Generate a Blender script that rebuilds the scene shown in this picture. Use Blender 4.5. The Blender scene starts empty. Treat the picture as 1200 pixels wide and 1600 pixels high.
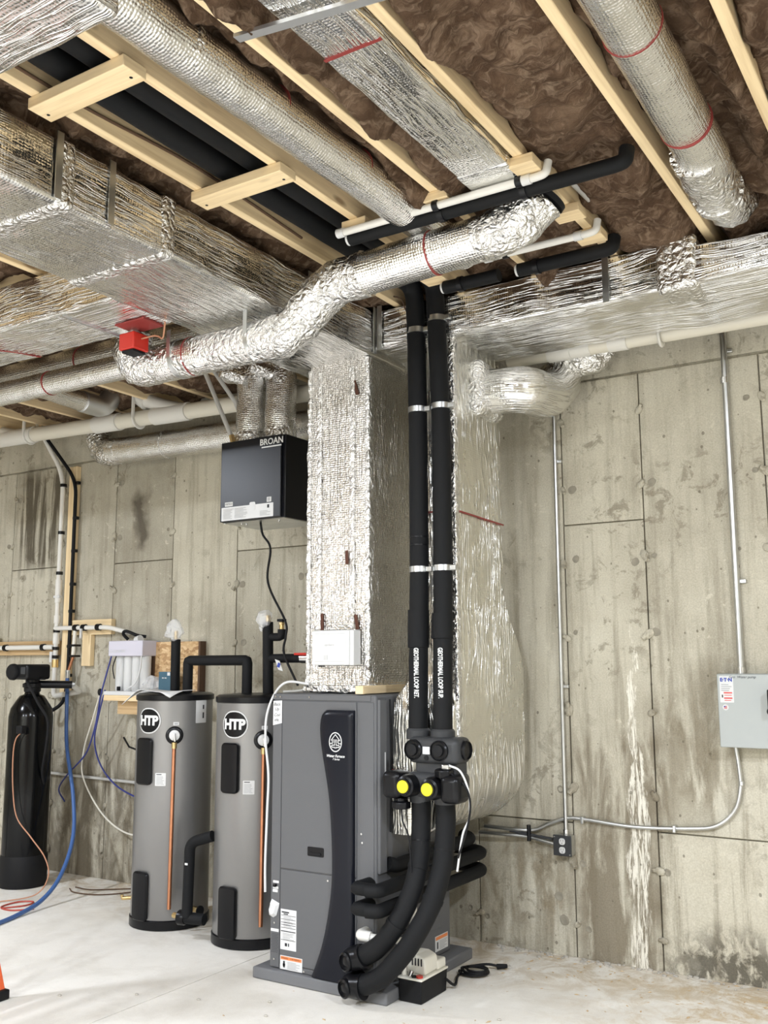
import bpy, bmesh, math, random
from mathutils import Vector, Matrix, noise
random.seed(7)
S = bpy.context.scene
COL = S.collection
PI = math.pi
rad = math.radians

# ------------------------------------------------------------------ camera
cam = bpy.data.cameras.new('camera')
cam.sensor_width = 36.0
cam.lens = 34.13
cam.clip_start = 0.05
co = bpy.data.objects.new('camera', cam)
COL.objects.link(co)
pit, yaw, rol = rad(8.8), rad(32.25), rad(-0.2)
fw = Vector((-math.sin(yaw) * math.cos(pit), math.cos(yaw) * math.cos(pit), math.sin(pit)))
r0 = Vector((math.cos(yaw), math.sin(yaw), 0))
u0 = r0.cross(fw)
rr = math.cos(rol) * r0 + math.sin(rol) * u0
uu = -math.sin(rol) * r0 + math.cos(rol) * u0
m3 = Matrix((rr, uu, -fw)).transposed()
co.matrix_world = Matrix.Translation((0, 0, 1.55)) @ m3.to_4x4()
S.camera = co

# ------------------------------------------------------------------ world, lamps, exposure
w = bpy.data.worlds.new('world')
S.world = w
w.use_nodes = True
w.node_tree.nodes['Background'].inputs[0].default_value = (0.8, 0.85, 0.9, 1)
w.node_tree.nodes['Background'].inputs[1].default_value = 0.3


def lamp(name, loc, power, size=0.3, color=(0.90, 0.97, 1.08)):
    # flat round downlights screwed to the underside of the joists
    l = bpy.data.lights.new(name, 'AREA')
    l.shape = 'DISK'
    l.size = size
    l.energy = power
    l.color = color
    o = bpy.data.objects.new(name, l)
    o.location = loc
    COL.objects.link(o)


lamp('ceiling_downlight', (-6.3, 1.7, 3.37), 75)
lamp('ceiling_downlight', (1.5, 1.4, 3.37), 115)
lamp('ceiling_downlight', (-1.1, 0.3, 3.37), 95)
lamp('ceiling_downlight', (-2.4, -2.6, 3.37), 130)
lamp('ceiling_downlight', (-4.3, -3.1, 3.37), 130)
S.view_settings.view_transform = 'Standard'
S.view_settings.look = 'None'
S.view_settings.exposure = 0.82
S.view_settings.gamma = 1
S.view_settings.use_curve_mapping = False

# ------------------------------------------------------------------ material helpers


class NT:
    def __init__(s, name):
        s.m = bpy.data.materials.new(name)
        s.m.use_nodes = True
        s.t = s.m.node_tree
        s.b = s.t.nodes['Principled BSDF']

    def n(s, kind, props=None, **ins):
        nd = s.t.nodes.new('ShaderNode' + kind)
        for k, v in (props or {}).items():
            setattr(nd, k, v)
        for k, v in ins.items():
            key = int(k[1:]) if k[0] == 'i' and k[1:].isdigit() else k.replace('_', ' ')
            s.put(nd.inputs[key], v)
        return nd

    def put(s, sock, v):
        if isinstance(v, bpy.types.NodeSocket):
            s.t.links.new(v, sock)
        elif isinstance(v, bpy.types.Node):
            s.t.links.new(v.outputs[0], sock)
        else:
            sock.default_value = v

    def set(s, **k):
        for a, v in k.items():
            s.put(s.b.inputs[a.replace('_', ' ')], v)
        return s

    def math(s, op, a, b=0.0, clamp=False):
        return s.n('Math', {'operation': op, 'use_clamp': clamp}, i0=a, i1=b).outputs[0]

    def ramp(s, fac, stops):
        nd = s.n('ValToRGB', None, Fac=fac)
        cr = nd.color_ramp
        while len(cr.elements) < len(stops):
            cr.elements.new(0.5)
        for e, (p, c) in zip(cr.elements, stops):
            e.position = p
            e.color = (c, c, c, 1) if isinstance(c, (int, float)) else (*c, 1)
        return nd.outputs[0]

    def mix(s, fac, a, b, mode='MIX'):
        nd = s.n('Mix', {'data_type': 'RGBA', 'blend_type': mode})
        s.put(nd.inputs[0], fac)
        s.put(nd.inputs[6], (*a, 1) if isinstance(a, tuple) and len(a) == 3 else a)
        s.put(nd.inputs[7], (*b, 1) if isinstance(b, tuple) and len(b) == 3 else b)
        return nd.outputs[2]

    def vmul(s, v, xyz):
        return s.n('VectorMath', {'operation': 'MULTIPLY'}, i0=v, i1=xyz).outputs[0]

    def noise(s, vec, scale, detail=4, rough=0.55, dist=0.0):
        return s.n('TexNoise', None, Vector=vec, Scale=scale, Detail=detail, Roughness=rough, Distortion=dist).outputs[0]

    def bump(s, h, strength, dist, prev=None):
        nd = s.n('Bump', None, Strength=strength, Distance=dist, Height=h)
        if prev is not None:
            s.put(nd.inputs['Normal'], prev)
        return nd.outputs[0]


M = {}


def plain(name, col, rough=0.5, metal=0.0, bump=0.0, bscale=200.0, coat=0.0, var=0.0):
    t = NT(name)
    t.set(Base_Color=(*col, 1), Roughness=rough, Metallic=metal)
    tc = t.n('TexCoord').outputs['Object']
    if coat:
        t.set(Coat_Weight=coat, Coat_Roughness=0.1)
    if var:
        f = t.noise(tc, 9.0, 5)
        k = t.ramp(f, [(0.3, tuple(c * (1 - var) for c in col)), (0.7, tuple(min(1, c * (1 + var)) for c in col))])
        t.set(Base_Color=k)
    if bump:
        t.set(Normal=t.bump(t.noise(tc, bscale, 3), bump, 0.002))
    M[name] = t.m
    return t


def concrete_wall():
    t = NT('concrete_wall')
    pos = t.n('NewGeometry').outputs['Position']
    info = t.n('ObjectInfo').outputs['Random']
    sx = t.n('SeparateXYZ', None, Vector=pos)
    X, Z = sx.outputs[0], sx.outputs[2]
    big = t.noise(pos, 1.3, 5, 0.6)
    c = t.ramp(big, [(0.3, (0.38, 0.355, 0.295)), (0.5, (0.51, 0.485, 0.415)), (0.72, (0.60, 0.58, 0.51))])
    # panels differ slightly
    pv = t.n('MapRange', None, Value=info, i3=0.86, i4=1.1).outputs[0]
    c = t.mix(1.0, c, t.n('CombineColor', None, i0=pv, i1=pv, i2=pv).outputs[0], 'MULTIPLY')
    # vertical runs
    st = t.noise(t.vmul(pos, (14.0, 14.0, 0.9)), 1.0, 6, 0.65)
    k = t.ramp(st, [(0.36, 1.0), (0.52, 0.0)])
    lowz = t.n('MapRange', None, Value=Z, i1=3.0, i2=0.4, i3=0.35, i4=0.8).outputs[0]
    c = t.mix(t.math('MULTIPLY', k, lowz), c, (0.245, 0.22, 0.17))
    # blotches and scabs
    bl = t.noise(pos, 9.0, 6, 0.7, 0.6)
    msk = t.noise(pos, 1.7, 3)
    k = t.math('MULTIPLY', t.ramp(bl, [(0.54, 0.0), (0.60, 1.0)]), t.ramp(msk, [(0.45, 0.0), (0.62, 0.65)]))
    c = t.mix(k, c, (0.20, 0.175, 0.13))
    k = t.math('MULTIPLY', t.ramp(t.noise(pos, 16.0, 6, 0.7, 0.4), [(0.60, 0.0), (0.66, 0.8)]), t.ramp(msk, [(0.38, 0.7), (0.55, 0.0)]))
    c = t.mix(k, c, (0.70, 0.67, 0.58))

    # dark wet stains with a shape of their own (x0, x1, z0, z1)
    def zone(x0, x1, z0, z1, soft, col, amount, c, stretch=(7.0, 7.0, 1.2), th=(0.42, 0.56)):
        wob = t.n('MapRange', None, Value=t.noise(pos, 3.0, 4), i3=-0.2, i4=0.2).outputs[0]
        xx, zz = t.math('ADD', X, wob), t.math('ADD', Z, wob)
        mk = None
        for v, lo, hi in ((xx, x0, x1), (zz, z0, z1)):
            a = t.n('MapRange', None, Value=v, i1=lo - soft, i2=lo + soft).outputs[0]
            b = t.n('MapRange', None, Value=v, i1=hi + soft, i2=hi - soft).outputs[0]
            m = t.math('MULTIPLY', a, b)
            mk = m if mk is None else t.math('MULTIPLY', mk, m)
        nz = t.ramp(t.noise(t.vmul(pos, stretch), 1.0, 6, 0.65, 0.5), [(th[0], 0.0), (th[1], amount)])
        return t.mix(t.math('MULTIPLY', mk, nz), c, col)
    c = zone(-6.86, -6.33, 2.30, 3.10, 0.07, (0.10, 0.085, 0.06), 0.95, c, (12, 12, 0.8), (0.44, 0.54))
    c = zone(-5.46, -5.34, 2.42, 2.86, 0.035, (0.10, 0.085, 0.065), 0.9, c, (9, 9, 3.0), (0.34, 0.42))
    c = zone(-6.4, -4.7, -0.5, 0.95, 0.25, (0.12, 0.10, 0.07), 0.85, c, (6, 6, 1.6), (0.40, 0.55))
    c = zone(-2.03, -1.55, -0.5, 1.15, 0.06, (0.19, 0.16, 0.115), 0.85, c, (7, 7, 1.5), (0.38, 0.50))
    c = zone(-1.55, -1.22, 0.75, 1.4, 0.12, (0.20, 0.17, 0.12), 0.8, c, (8, 8, 2.2), (0.42, 0.54))
    c = zone(-1.5, -0.8, -0.3, 0.16, 0.07, (0.10, 0.09, 0.07), 0.9, c, (14, 14, 9), (0.42, 0.52))
    c = zone(-2.6, -2.1, 0.1, 0.5, 0.1, (0.22, 0.18, 0.12), 0.7, c, (9, 9, 3), (0.45, 0.56))
    # white lime run
    wob = t.n('MapRange', None, Value=t.noise(t.vmul(pos, (9, 9, 4.0)), 1.0, 4, 0.6), i3=-0.10, i4=0.10).outputs[0]
    wid = t.n('MapRange', None, Value=Z, i1=1.75, i2=0.1, i3=0.007, i4=0.065).outputs[0]
    d = t.math('ABSOLUTE', t.math('ADD', t.math('ADD', X, 1.685), wob))
    k = t.math('SUBTRACT', 1.0, t.math('DIVIDE', d, wid), True)
    br = t.ramp(t.noise(t.vmul(pos, (60, 60, 6.0)), 1.0, 5, 0.7, 0.8), [(0.45, 0.0), (0.56, 0.9)])
    zz = t.n('MapRange', None, Value=Z, i1=1.8, i2=1.6).outputs[0]
    k = t.math('MULTIPLY', t.math('MULTIPLY', t.ramp(k, [(0.0, 0.0), (0.35, 1.0)]), br), zz)
    c = t.mix(k, c, (0.86, 0.84, 0.78))
    # pinholes
    pits = t.n('TexVoronoi', None, Vector=t.vmul(pos, (1, 1, 0.8)), Scale=16.0, Randomness=1.0).outputs[0]
    ps = t.noise(pos, 5.0, 2)
    lim = t.n('MapRange', None, Value=ps, i1=0.35, i2=0.7, i3=0.0, i4=0.16).outputs[0]
    pk = t.math('LESS_THAN', pits, lim)
    c = t.mix(t.math('MULTIPLY', pk, 0.6), c, (0.10, 0.085, 0.06))
    fine = t.noise(pos, 130.0, 4, 0.7)
    c = t.mix(0.32, c, t.ramp(fine, [(0.3, (0.25, 0.25, 0.25)), (0.7, (0.8, 0.8, 0.8))]), 'OVERLAY')
    nb = t.bump(t.noise(pos, 45.0, 6, 0.7), 0.35, 0.006)
    nb = t.bump(t.math('MULTIPLY', pk, -1.0), 0.5, 0.004, nb)
    c = t.mix(1.0, c, (0.96, 0.935, 0.87), 'MULTIPLY')
    t.set(Base_Color=c, Roughness=0.88, Normal=nb)
    M['concrete_wall'] = t.m


def concrete_floor():
    t = NT('concrete_floor')
    pos = t.n('NewGeometry').outputs['Position']
    sx = t.n('SeparateXYZ', None, Vector=pos)
    c = t.ramp(t.noise(pos, 1.1, 6, 0.62, 0.4), [(0.3, (0.74, 0.70, 0.62)), (0.5, (0.82, 0.785, 0.715)), (0.7, (0.86, 0.83, 0.765))])
    k = t.ramp(t.noise(pos, 3.2, 8, 0.72, 0.3), [(0.46, 0.0), (0.72, 0.5)])
    c = t.mix(k, c, (0.58, 0.53, 0.45))
    # saw dust and dirt gathered along the foot of the wall
    near = t.n('MapRange', None, Value=sx.outputs[1], i1=4.3, i2=5.0).outputs[0]
    d = t.ramp(t.noise(pos, 4.0, 6, 0.75, 1.0), [(0.42, 0.0), (0.58, 1.0)])
    c = t.mix(t.math('MULTIPLY', t.math('MULTIPLY', near, d), 0.85), c, (0.50, 0.40, 0.27))
    rt = t.n('MapRange', None, Value=sx.outputs[0], i1=-2.0, i2=-1.2).outputs[0]
    d = t.ramp(t.noise(pos, 6.0, 7, 0.8, 0.6), [(0.48, 0.0), (0.6, 0.9)])
    nr2 = t.n('MapRange', None, Value=sx.outputs[1], i1=3.5, i2=4.6).outputs[0]
    c = t.mix(t.math('MULTIPLY', t.math('MULTIPLY', rt, d), nr2), c, (0.55, 0.42, 0.26))
    c = t.mix(0.25, c, t.ramp(t.noise(pos, 160.0, 3, 0.7), [(0.3, (0.3, 0.3, 0.3)), (0.7, (0.75, 0.75, 0.75))]), 'OVERLAY')
    t.set(Base_Color=c, Roughness=0.72, Normal=t.bump(t.noise(pos, 38.0, 7, 0.72), 0.25, 0.004))
    M['concrete_floor'] = t.m


def foil(name, streak=1.0, crumple=0.0, bubble=1.0, sv=52.0, rough=0.20, tint=(0.84, 0.835, 0.82)):
    t = NT(name)
    uv = t.n('UVMap').outputs[0]
    pos = t.n('NewGeometry').outputs['Position']
    vo = t.n('TexVoronoi', {'feature': 'SMOOTH_F1'}, Vector=uv, Scale=85.0, Randomness=0.3, Smoothness=0.3).outputs[0]
    nb = t.bump(t.math('MULTIPLY', vo, -1.0), 0.5 * bubble, 0.0055)
    if streak:
        warp = t.n('VectorMath', {'operation': 'ADD'}, i0=t.vmul(uv, (2.6, sv, 1)), i1=t.vmul(t.n('TexNoise', None, Vector=pos, Scale=4.0).outputs[1], (0.6, 2.0, 0))).outputs[0]
        s = t.noise(warp, 1.0, 2, 0.5)
        rdg = t.math('ABSOLUTE', t.math('SUBTRACT', s, 0.5))
        rdg = t.ramp(rdg, [(0.0, 1.0), (0.03, 0.25), (0.07, 0.0)])
        msk = t.ramp(t.noise(pos, 2.2, 3), [(0.40, 0.05), (0.62, 1.0)])
        nb = t.bump(t.math('MULTIPLY', rdg, msk), 0.8 * streak, 0.012, nb)
    if crumple:
        v = t.n('TexVoronoi', {'feature': 'DISTANCE_TO_EDGE'}, Vector=t.n('VectorMath', {'operation': 'ADD'}, i0=pos, i1=t.vmul(t.n('TexNoise', None, Vector=pos, Scale=14.0, Detail=3.0).outputs[1], (0.09, 0.09, 0.09))).outputs[0], Scale=26.0).outputs[0]
        nb = t.bump(v, 0.65 * crumple, 0.028, nb)
        nb = t.bump(t.noise(pos, 42.0, 4, 0.6, 1.5), 0.4 * crumple, 0.02, nb)
    nb = t.bump(t.noise(pos, 7.0, 3, 0.5), 0.3, 0.03, nb)
    ro = t.n('MapRange', None, Value=t.noise(pos, 6.0, 4), i3=max(0.05, rough - 0.08), i4=rough + 0.10).outputs[0]
    t.set(Base_Color=(*tint, 1), Metallic=1.0, Roughness=ro, Normal=nb)
    M[name] = t.m


def lumber(name, a, b, knots=True):
    t = NT(name)
    uv = t.n('UVMap').outputs[0]
    rnd = t.n('ObjectInfo').outputs['Random']
    off = t.n('VectorMath', {'operation': 'ADD'}, i0=uv, i1=t.n('CombineXYZ', None, X=t.math('MULTIPLY', rnd, 31.0), Y=t.math('MULTIPLY', rnd, 7.0)).outputs[0]).outputs[0]
    g = t.noise(t.vmul(off, (1.6, 34.0, 1.0)), 1.0, 5, 0.6, 0.7)
    c = t.ramp(g, [(0.3, a), (0.55, b), (0.8, tuple(min(1, x * 1.1) for x in b))])
    kn = t.n('TexVoronoi', None, Vector=t.vmul(off, (2.2, 7.0, 1.0)), Scale=1.0).outputs[0]
    if knots:
        c = t.mix(t.ramp(kn, [(0.06, 0.75), (0.13, 0.0)]), c, (0.23, 0.12, 0.05))
    t.set(Base_Color=c, Roughness=0.7, Normal=t.bump(g, 0.12, 0.003))
    M[name] = t.m


def osb():
    t = NT('osb_board')
    pos = t.n('TexCoord').outputs['Object']
    wp = t.n('VectorMath', {'operation': 'ADD'}, i0=t.vmul(pos, (34, 34, 60)), i1=t.vmul(t.n('TexNoise', None, Vector=pos, Scale=9.0).outputs[1], (4, 4, 4))).outputs[0]
    v = t.n('TexVoronoi', None, Vector=wp, Scale=1.0)
    c = t.ramp(t.n('SeparateColor', None, Color=v.outputs[1]).outputs[0], [(0.0, (0.36, 0.20, 0.09)), (0.4, (0.55, 0.35, 0.17)), (1.0, (0.74, 0.54, 0.31))])
    t.set(Base_Color=c, Roughness=0.75, Normal=t.bump(v.outputs[0], 0.3, 0.004))
    M['osb_board'] = t.m


def wool():
    t = NT('glass_wool')
    pos = t.n('NewGeometry').outputs['Position']
    wv = t.n('VectorMath', {'operation': 'ADD'}, i0=pos, i1=t.vmul(t.n('TexNoise', None, Vector=pos, Scale=5.0, Detail=3.0).outputs[1], (0.5, 0.5, 0.5))).outputs[0]
    f = t.noise(t.vmul(wv, (7, 20, 20)), 1.0, 6, 0.65, 0.5)
    b = t.noise(pos, 8.0, 5, 0.6, 0.4)
    c = t.ramp(b, [(0.30, (0.058, 0.034, 0.020)), (0.50, (0.098, 0.060, 0.037)), (0.70, (0.18, 0.12, 0.078))])
    c = t.mix(t.ramp(f, [(0.48, 0.0), (0.74, 0.5)]), c, (0.46, 0.335, 0.235))
    c = t.mix(t.ramp(f, [(0.26, 0.3), (0.40, 0.0)]), c, (0.02, 0.011, 0.006))
    t.set(Base_Color=c, Roughness=0.95, Normal=t.bump(f, 0.8, 0.02, t.bump(t.noise(wv, 70.0, 5, 0.7), 0.5, 0.006)))
    t.b.inputs['Specular IOR Level'].default_value = 0.1
    M['glass_wool'] = t.m


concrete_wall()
concrete_floor()
foil('foil_duct', 1.0, 0.08, 0.4, 52.0, 0.13)
foil('foil_sheet', 0.75, 0.06, 0.45, 46.0, 0.13)
foil('foil_riser', 1.25, 0.06, 0.35, 30.0, 0.27, (0.80, 0.785, 0.73))
foil('foil_round', 0.12, 0.06, 1.1, 24.0, 0.22)
foil('foil_crumpled', 0.0, 1.0, 0.25, 20.0, 0.2)
foil('foil_plenum', 0.6, 0.3, 1.7, 30.0, 0.14, (0.70, 0.68, 0.65))
lumber('lumber', (0.68, 0.50, 0.28), (0.84, 0.66, 0.40))
lumber('lumber_dark', (0.40, 0.26, 0.12), (0.55, 0.38, 0.20))
lumber('subfloor_wood', (0.12, 0.08, 0.045), (0.18, 0.12, 0.07), False)
osb()
wool()
plain('black_foam', (0.0055, 0.0058, 0.0065), 0.7, bump=0.25, bscale=90)
plain('black_plastic', (0.006, 0.006, 0.007), 0.3)
plain('black_matte', (0.007, 0.007, 0.008), 0.6)
t = plain('black_enamel', (0.004, 0.0045, 0.007), 0.34)
t.b.inputs['Specular IOR Level'].default_value = 0.4
plain('black_fibreglass', (0.003, 0.0032, 0.0034), 0.16, bump=0.08, bscale=60)
plain('cabinet_grey', (0.118, 0.119, 0.123), 0.5, bump=0.25, bscale=320)
plain('pad_grey', (0.15, 0.152, 0.158), 0.75, bump=0.2, bscale=150)
plain('body_grey', (0.045, 0.046, 0.048), 0.42)
plain('tank_grey', (0.27, 0.265, 0.26), 0.33, 0.6)
plain('panel_grey', (0.40, 0.42, 0.405), 0.45, bump=0.1, bscale=300)
plain('galvanized', (0.62, 0.63, 0.63), 0.32, 1.0, var=0.12)
plain('bare_steel', (0.70, 0.70, 0.70), 0.25, 1.0)
plain('sheet_metal', (0.66, 0.67, 0.68), 0.4, 1.0)
plain('copper', (0.60, 0.27, 0.15), 0.36, 1.0, var=0.12)
plain('brass', (0.78, 0.58, 0.28), 0.3, 1.0)
plain('pvc', (0.72, 0.68, 0.58), 0.35)
plain('pvc_white', (0.74, 0.72, 0.67), 0.32)
plain('white_plastic', (0.66, 0.66, 0.65), 0.35)
plain('cream_plastic', (0.76, 0.73, 0.64), 0.35)
plain('paper', (0.68, 0.68, 0.67), 0.7)
plain('label_silver', (0.66, 0.66, 0.66), 0.45)
plain('ink', (0.02, 0.02, 0.025), 0.6)
plain('grey_ink', (0.42, 0.42, 0.42), 0.7)
plain('red_ink', (0.65, 0.10, 0.09), 0.6)
plain('blue_ink', (0.03, 0.06, 0.35), 0.6)
plain('warning_orange', (0.80, 0.25, 0.08), 0.5)
plain('red_plastic', (0.55, 0.03, 0.018), 0.35)
plain('red_tape', (0.30, 0.045, 0.04), 0.45, 0.3)
plain('yellow_plastic', (0.72, 0.66, 0.02), 0.4)
plain('blue_hose', (0.055, 0.125, 0.32), 0.35)
plain('blue_tube', (0.03, 0.04, 0.20), 0.35)
plain('orange_cord', (0.50, 0.24, 0.14), 0.5)
plain('red_cord', (0.42, 0.06, 0.04), 0.5)
plain('teal_card', (0.05, 0.12, 0.17), 0.5)
plain('lilac_plastic', (0.62, 0.60, 0.68), 0.35)
plain('ladder_orange', (0.75, 0.13, 0.04), 0.4)
plain('brown_gap', (0.09, 0.035, 0.02), 0.9)
plain('cardboard_brown', (0.10, 0.055, 0.03), 0.8)
plain('chip_wood', (0.55, 0.40, 0.23), 0.9)
plain('stained_concrete', (0.27, 0.245, 0.19), 0.9, bump=0.4, bscale=80, var=0.2)
plain('pebble', (0.45, 0.42, 0.37), 0.9)
plain('grey_tube', (0.50, 0.49, 0.46), 0.4)
t = plain('clear_bag', (0.92, 0.93, 0.94), 0.25, bump=0.6, bscale=70)
t.set(Alpha=0.38)
t = plain('glossy_trim', (0.007, 0.008, 0.013), 0.28)
for k_ in ('black_foam', 'black_matte', 'glossy_trim', 'black_fibreglass', 'black_plastic', 'body_grey', 'cabinet_grey'):
    M[k_].node_tree.nodes['Principled BSDF'].inputs['Specular IOR Level'].default_value = 0.25

# ------------------------------------------------------------------ mesh builder
OFF = {}


class MB:
    def __init__(s):
        s.v, s.f, s.uv = [], [], []

    def face(s, idx, uvs=None):
        s.f.append(tuple(idx))
        s.uv.append(uvs)

    def box(s, x0, x1, y0, y1, z0, z1):
        b = len(s.v)
        for z in (z0, z1):
            for y in (y0, y1):
                for x in (x0, x1):
                    s.v.append((x, y, z))
        for q in ((0, 2, 3, 1), (4, 5, 7, 6), (0, 1, 5, 4), (2, 6, 7, 3), (0, 4, 6, 2), (1, 3, 7, 5)):
            s.face([b + i for i in q])
        return s

    def prism(s, pts, axis_vec):
        b = len(s.v)
        n = len(pts)
        a = Vector(axis_vec)
        for p in pts:
            s.v.append(tuple(p))
        for p in pts:
            s.v.append(tuple(Vector(p) + a))
        s.face([b + i for i in range(n)][::-1])
        s.face([b + n + i for i in range(n)])
        for i in range(n):
            j = (i + 1) % n
            s.face([b + i, b + j, b + n + j, b + n + i])
        return s

    def tube(s, pts, r, n=14, cap=True, amp=0.0, fr=6.0, seed=0.0, crush=None, rz=1.0):
        pts = [Vector(p) for p in pts]
        b = len(s.v)
        t0 = (pts[1] - pts[0]).normalized()
        ref = Vector((0, 0, 1)) if abs(t0.z) < 0.9 else Vector((0, 1, 0))
        nrm = t0.cross(ref).cross(t0).normalized()
        L = 0.0
        Ls = []
        m = len(pts)
        for i, p in enumerate(pts):
            if i:
                L += (p - pts[i - 1]).length
            Ls.append(L)
            t = (pts[min(i + 1, m - 1)] - pts[max(i - 1, 0)]).normalized()
            nrm = (nrm - t * nrm.dot(t)).normalized()
            bi = t.cross(nrm)
            ri = r(i / (m - 1)) if callable(r) else r
            for k in range(n):
                a = 2 * PI * k / n
                d = nrm * (math.cos(a) * rz) + bi * math.sin(a)
                q = p + d * ri
                if amp:
                    am = amp
                    if crush:
                        for (cp, cr, ca) in crush:
                            dd = (p - Vector(cp)).length
                            if dd < cr:
                                am += ca * (1 - dd / cr)
                    q = q + d * (am * (noise.noise(q * fr + Vector((seed, 0, 0))) + 0.6 * noise.noise(q * fr * 2.7)))
                s.v.append(tuple(q))
        R = r(0) if callable(r) else r
        for i in range(m - 1):
            for k in range(n):
                k2 = (k + 1) % n
                v0, v1 = 2 * PI * R * k / n, 2 * PI * R * (k + 1) / n
                s.face([b + i * n + k, b + i * n + k2, b + (i + 1) * n + k2, b + (i + 1) * n + k],
                       [(Ls[i], v0), (Ls[i], v1), (Ls[i + 1], v1), (Ls[i + 1], v0)])
        if cap:
            s.face([b + k for k in range(n)][::-1])
            s.face([b + (m - 1) * n + k for k in range(n)])
        return s

    def cyl(s, p0, p1, r, n=20, r2=None):
        rr2 = r if r2 is None else r2
        return s.tube([p0, p1], (lambda x: r + (rr2 - r) * x), n)

    def lathe(s, o, axis, prof, n=28):
        o, ax = Vector(o), Vector(axis).normalized()
        ref = Vector((0, 0, 1)) if abs(ax.z) < 0.9 else Vector((1, 0, 0))
        a1 = ax.cross(ref).normalized()
        a2 = ax.cross(a1)
        b = len(s.v)
        L = 0
        Ls = []
        for i, (r, h) in enumerate(prof):
            if i:
                L += math.hypot(r - prof[i - 1][0], h - prof[i - 1][1])
            Ls.append(L)
            for k in range(n):
                a = 2 * PI * k / n
                s.v.append(tuple(o + ax * h + (a1 * math.cos(a) + a2 * math.sin(a)) * r))
        for i in range(len(prof) - 1):
            for k in range(n):
                k2 = (k + 1) % n
                R = max(prof[i][0], 0.01)
                s.face([b + i * n + k, b + (i + 1) * n + k, b + (i + 1) * n + k2, b + i * n + k2],
                       [(2 * PI * R * k / n, Ls[i]), (2 * PI * R * k / n, Ls[i + 1]), (2 * PI * R * (k + 1) / n, Ls[i + 1]), (2 * PI * R * (k + 1) / n, Ls[i])])
        if prof[0][0] > 1e-4:
            s.face([b + k for k in range(n)])
        if prof[-1][0] > 1e-4:
            s.face([b + (len(prof) - 1) * n + k for k in range(n)][::-1])
        return s

    def ball(s, c, r, n=14, sq=(1, 1, 1)):
        m = n // 2
        prof = [(r * math.sin(PI * i / m) + 1e-5, -r * math.cos(PI * i / m)) for i in range(m + 1)]
        b = len(s.v)
        s.lathe((0, 0, 0), (0, 0, 1), prof, n)
        for i in range(b, len(s.v)):
            x, y, z = s.v[i]
            s.v[i] = (c[0] + x * sq[0], c[1] + y * sq[1], c[2] + z * sq[2])
        return s

    def build(s, name, mat, parent=None, bevel=0.0, ang=38, seg=2, loc=None, smooth=True):
        off = OFF.get(parent, Vector((0, 0, 0))) if parent else (Vector(loc) if loc else Vector((0, 0, 0)))
        me = bpy.data.meshes.new(name)
        me.from_pydata([(v[0] - off.x, v[1] - off.y, v[2] - off.z) for v in s.v], [], s.f)
        uvl = me.uv_layers.new(name='UVMap')
        li = 0
        for fi, f in enumerate(s.f):
            u = s.uv[fi]
            if u is None:
                ps = [Vector(s.v[i]) for i in f]
                nn = Vector((0, 0, 0))
                for i in range(len(ps)):
                    nn += (ps[i] - ps[0]).cross(ps[(i + 1) % len(ps)] - ps[0])
                ax = max(range(3), key=lambda i: abs(nn[i]))
                ext = [max(p[i] for p in s.v[:4000]) - min(p[i] for p in s.v[:4000]) if fi < 1 or not hasattr(s, 'ext') else s.ext[i] for i in range(3)]
                s.ext = ext
                o2 = [i for i in range(3) if i != ax]
                if ext[o2[1]] > ext[o2[0]]:
                    o2 = o2[::-1]
                u = [(p[o2[0]], p[o2[1]]) for p in ps]
            for q in u:
                uvl.data[li].uv = q
                li += 1
        me.validate()
        me.materials.append(M[mat])
        if smooth:
            me.shade_smooth()
            me.set_sharp_from_angle(angle=rad(ang))
        o = bpy.data.objects.new(name, me)
        COL.objects.link(o)
        if parent:
            o.parent = parent
        elif loc:
            o.location = loc
        OFF[o] = off
        if bevel:
            md = o.modifiers.new('bevel', 'BEVEL')
            md.width = bevel
            md.segments = seg
            md.limit_method = 'ANGLE'
            md.angle_limit = rad(40)
        return o


def tag(o, label=None, cat=None, group=None, kind=None):
    if label:
        o['label'] = label
    if cat:
        o['category'] = cat
    if group:
        o['group'] = group
    if kind:
        o['kind'] = kind
    return o


def thing(name, loc, label, cat, group=None):
    o = bpy.data.objects.new(name, None)
    o.empty_display_size = 0.1
    COL.objects.link(o)
    o.location = loc
    OFF[o] = Vector(loc)
    return tag(o, label, cat, group)


def copy_tree(o, delta=None, parent=None):
    c = o.copy()
    COL.objects.link(c)
    if parent:
        c.parent = parent
    if delta:
        c.location = Vector(o.location) + Vector(delta)
    OFF[c] = OFF[o] + Vector(delta or (0, 0, 0))
    for ch in list(o.children):
        copy_tree(ch, None, c)
    return c


def fillet(pts, r, n=7):
    pts = [Vector(p) for p in pts]
    out = [pts[0]]
    for i in range(1, len(pts) - 1):
        a, b, c = pts[i - 1], pts[i], pts[i + 1]
        d1, d2 = (a - b), (c - b)
        k = min(r, d1.length * 0.49, d2.length * 0.49)
        p, q = b + d1.normalized() * k, b + d2.normalized() * k
        for j in range(n + 1):
            t = j / n
            out.append(p * (1 - t) ** 2 + b * (2 * t * (1 - t)) + q * t * t)
    out.append(pts[-1])
    return out


def dense(pts, step):
    out = [Vector(pts[0])]
    for i in range(1, len(pts)):
        a, b = Vector(pts[i - 1]), Vector(pts[i])
        k = max(1, int((b - a).length / step))
        for j in range(1, k + 1):
            out.append(a + (b - a) * (j / k))
    return out


def smoothpath(pts, n=8):
    p = [Vector(x) for x in pts]
    p = [p[0] * 2 - p[1]] + p + [p[-1] * 2 - p[-2]]
    out = []
    for i in range(1, len(p) - 2):
        for j in range(n):
            t = j / n
            a, b, c, d = p[i - 1], p[i], p[i + 1], p[i + 2]
            out.append(0.5 * ((2 * b) + (c - a) * t + (2 * a - 5 * b + 4 * c - d) * t * t + (3 * b - a - 3 * c + d) * t ** 3))
    out.append(p[-2])
    return out


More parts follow.
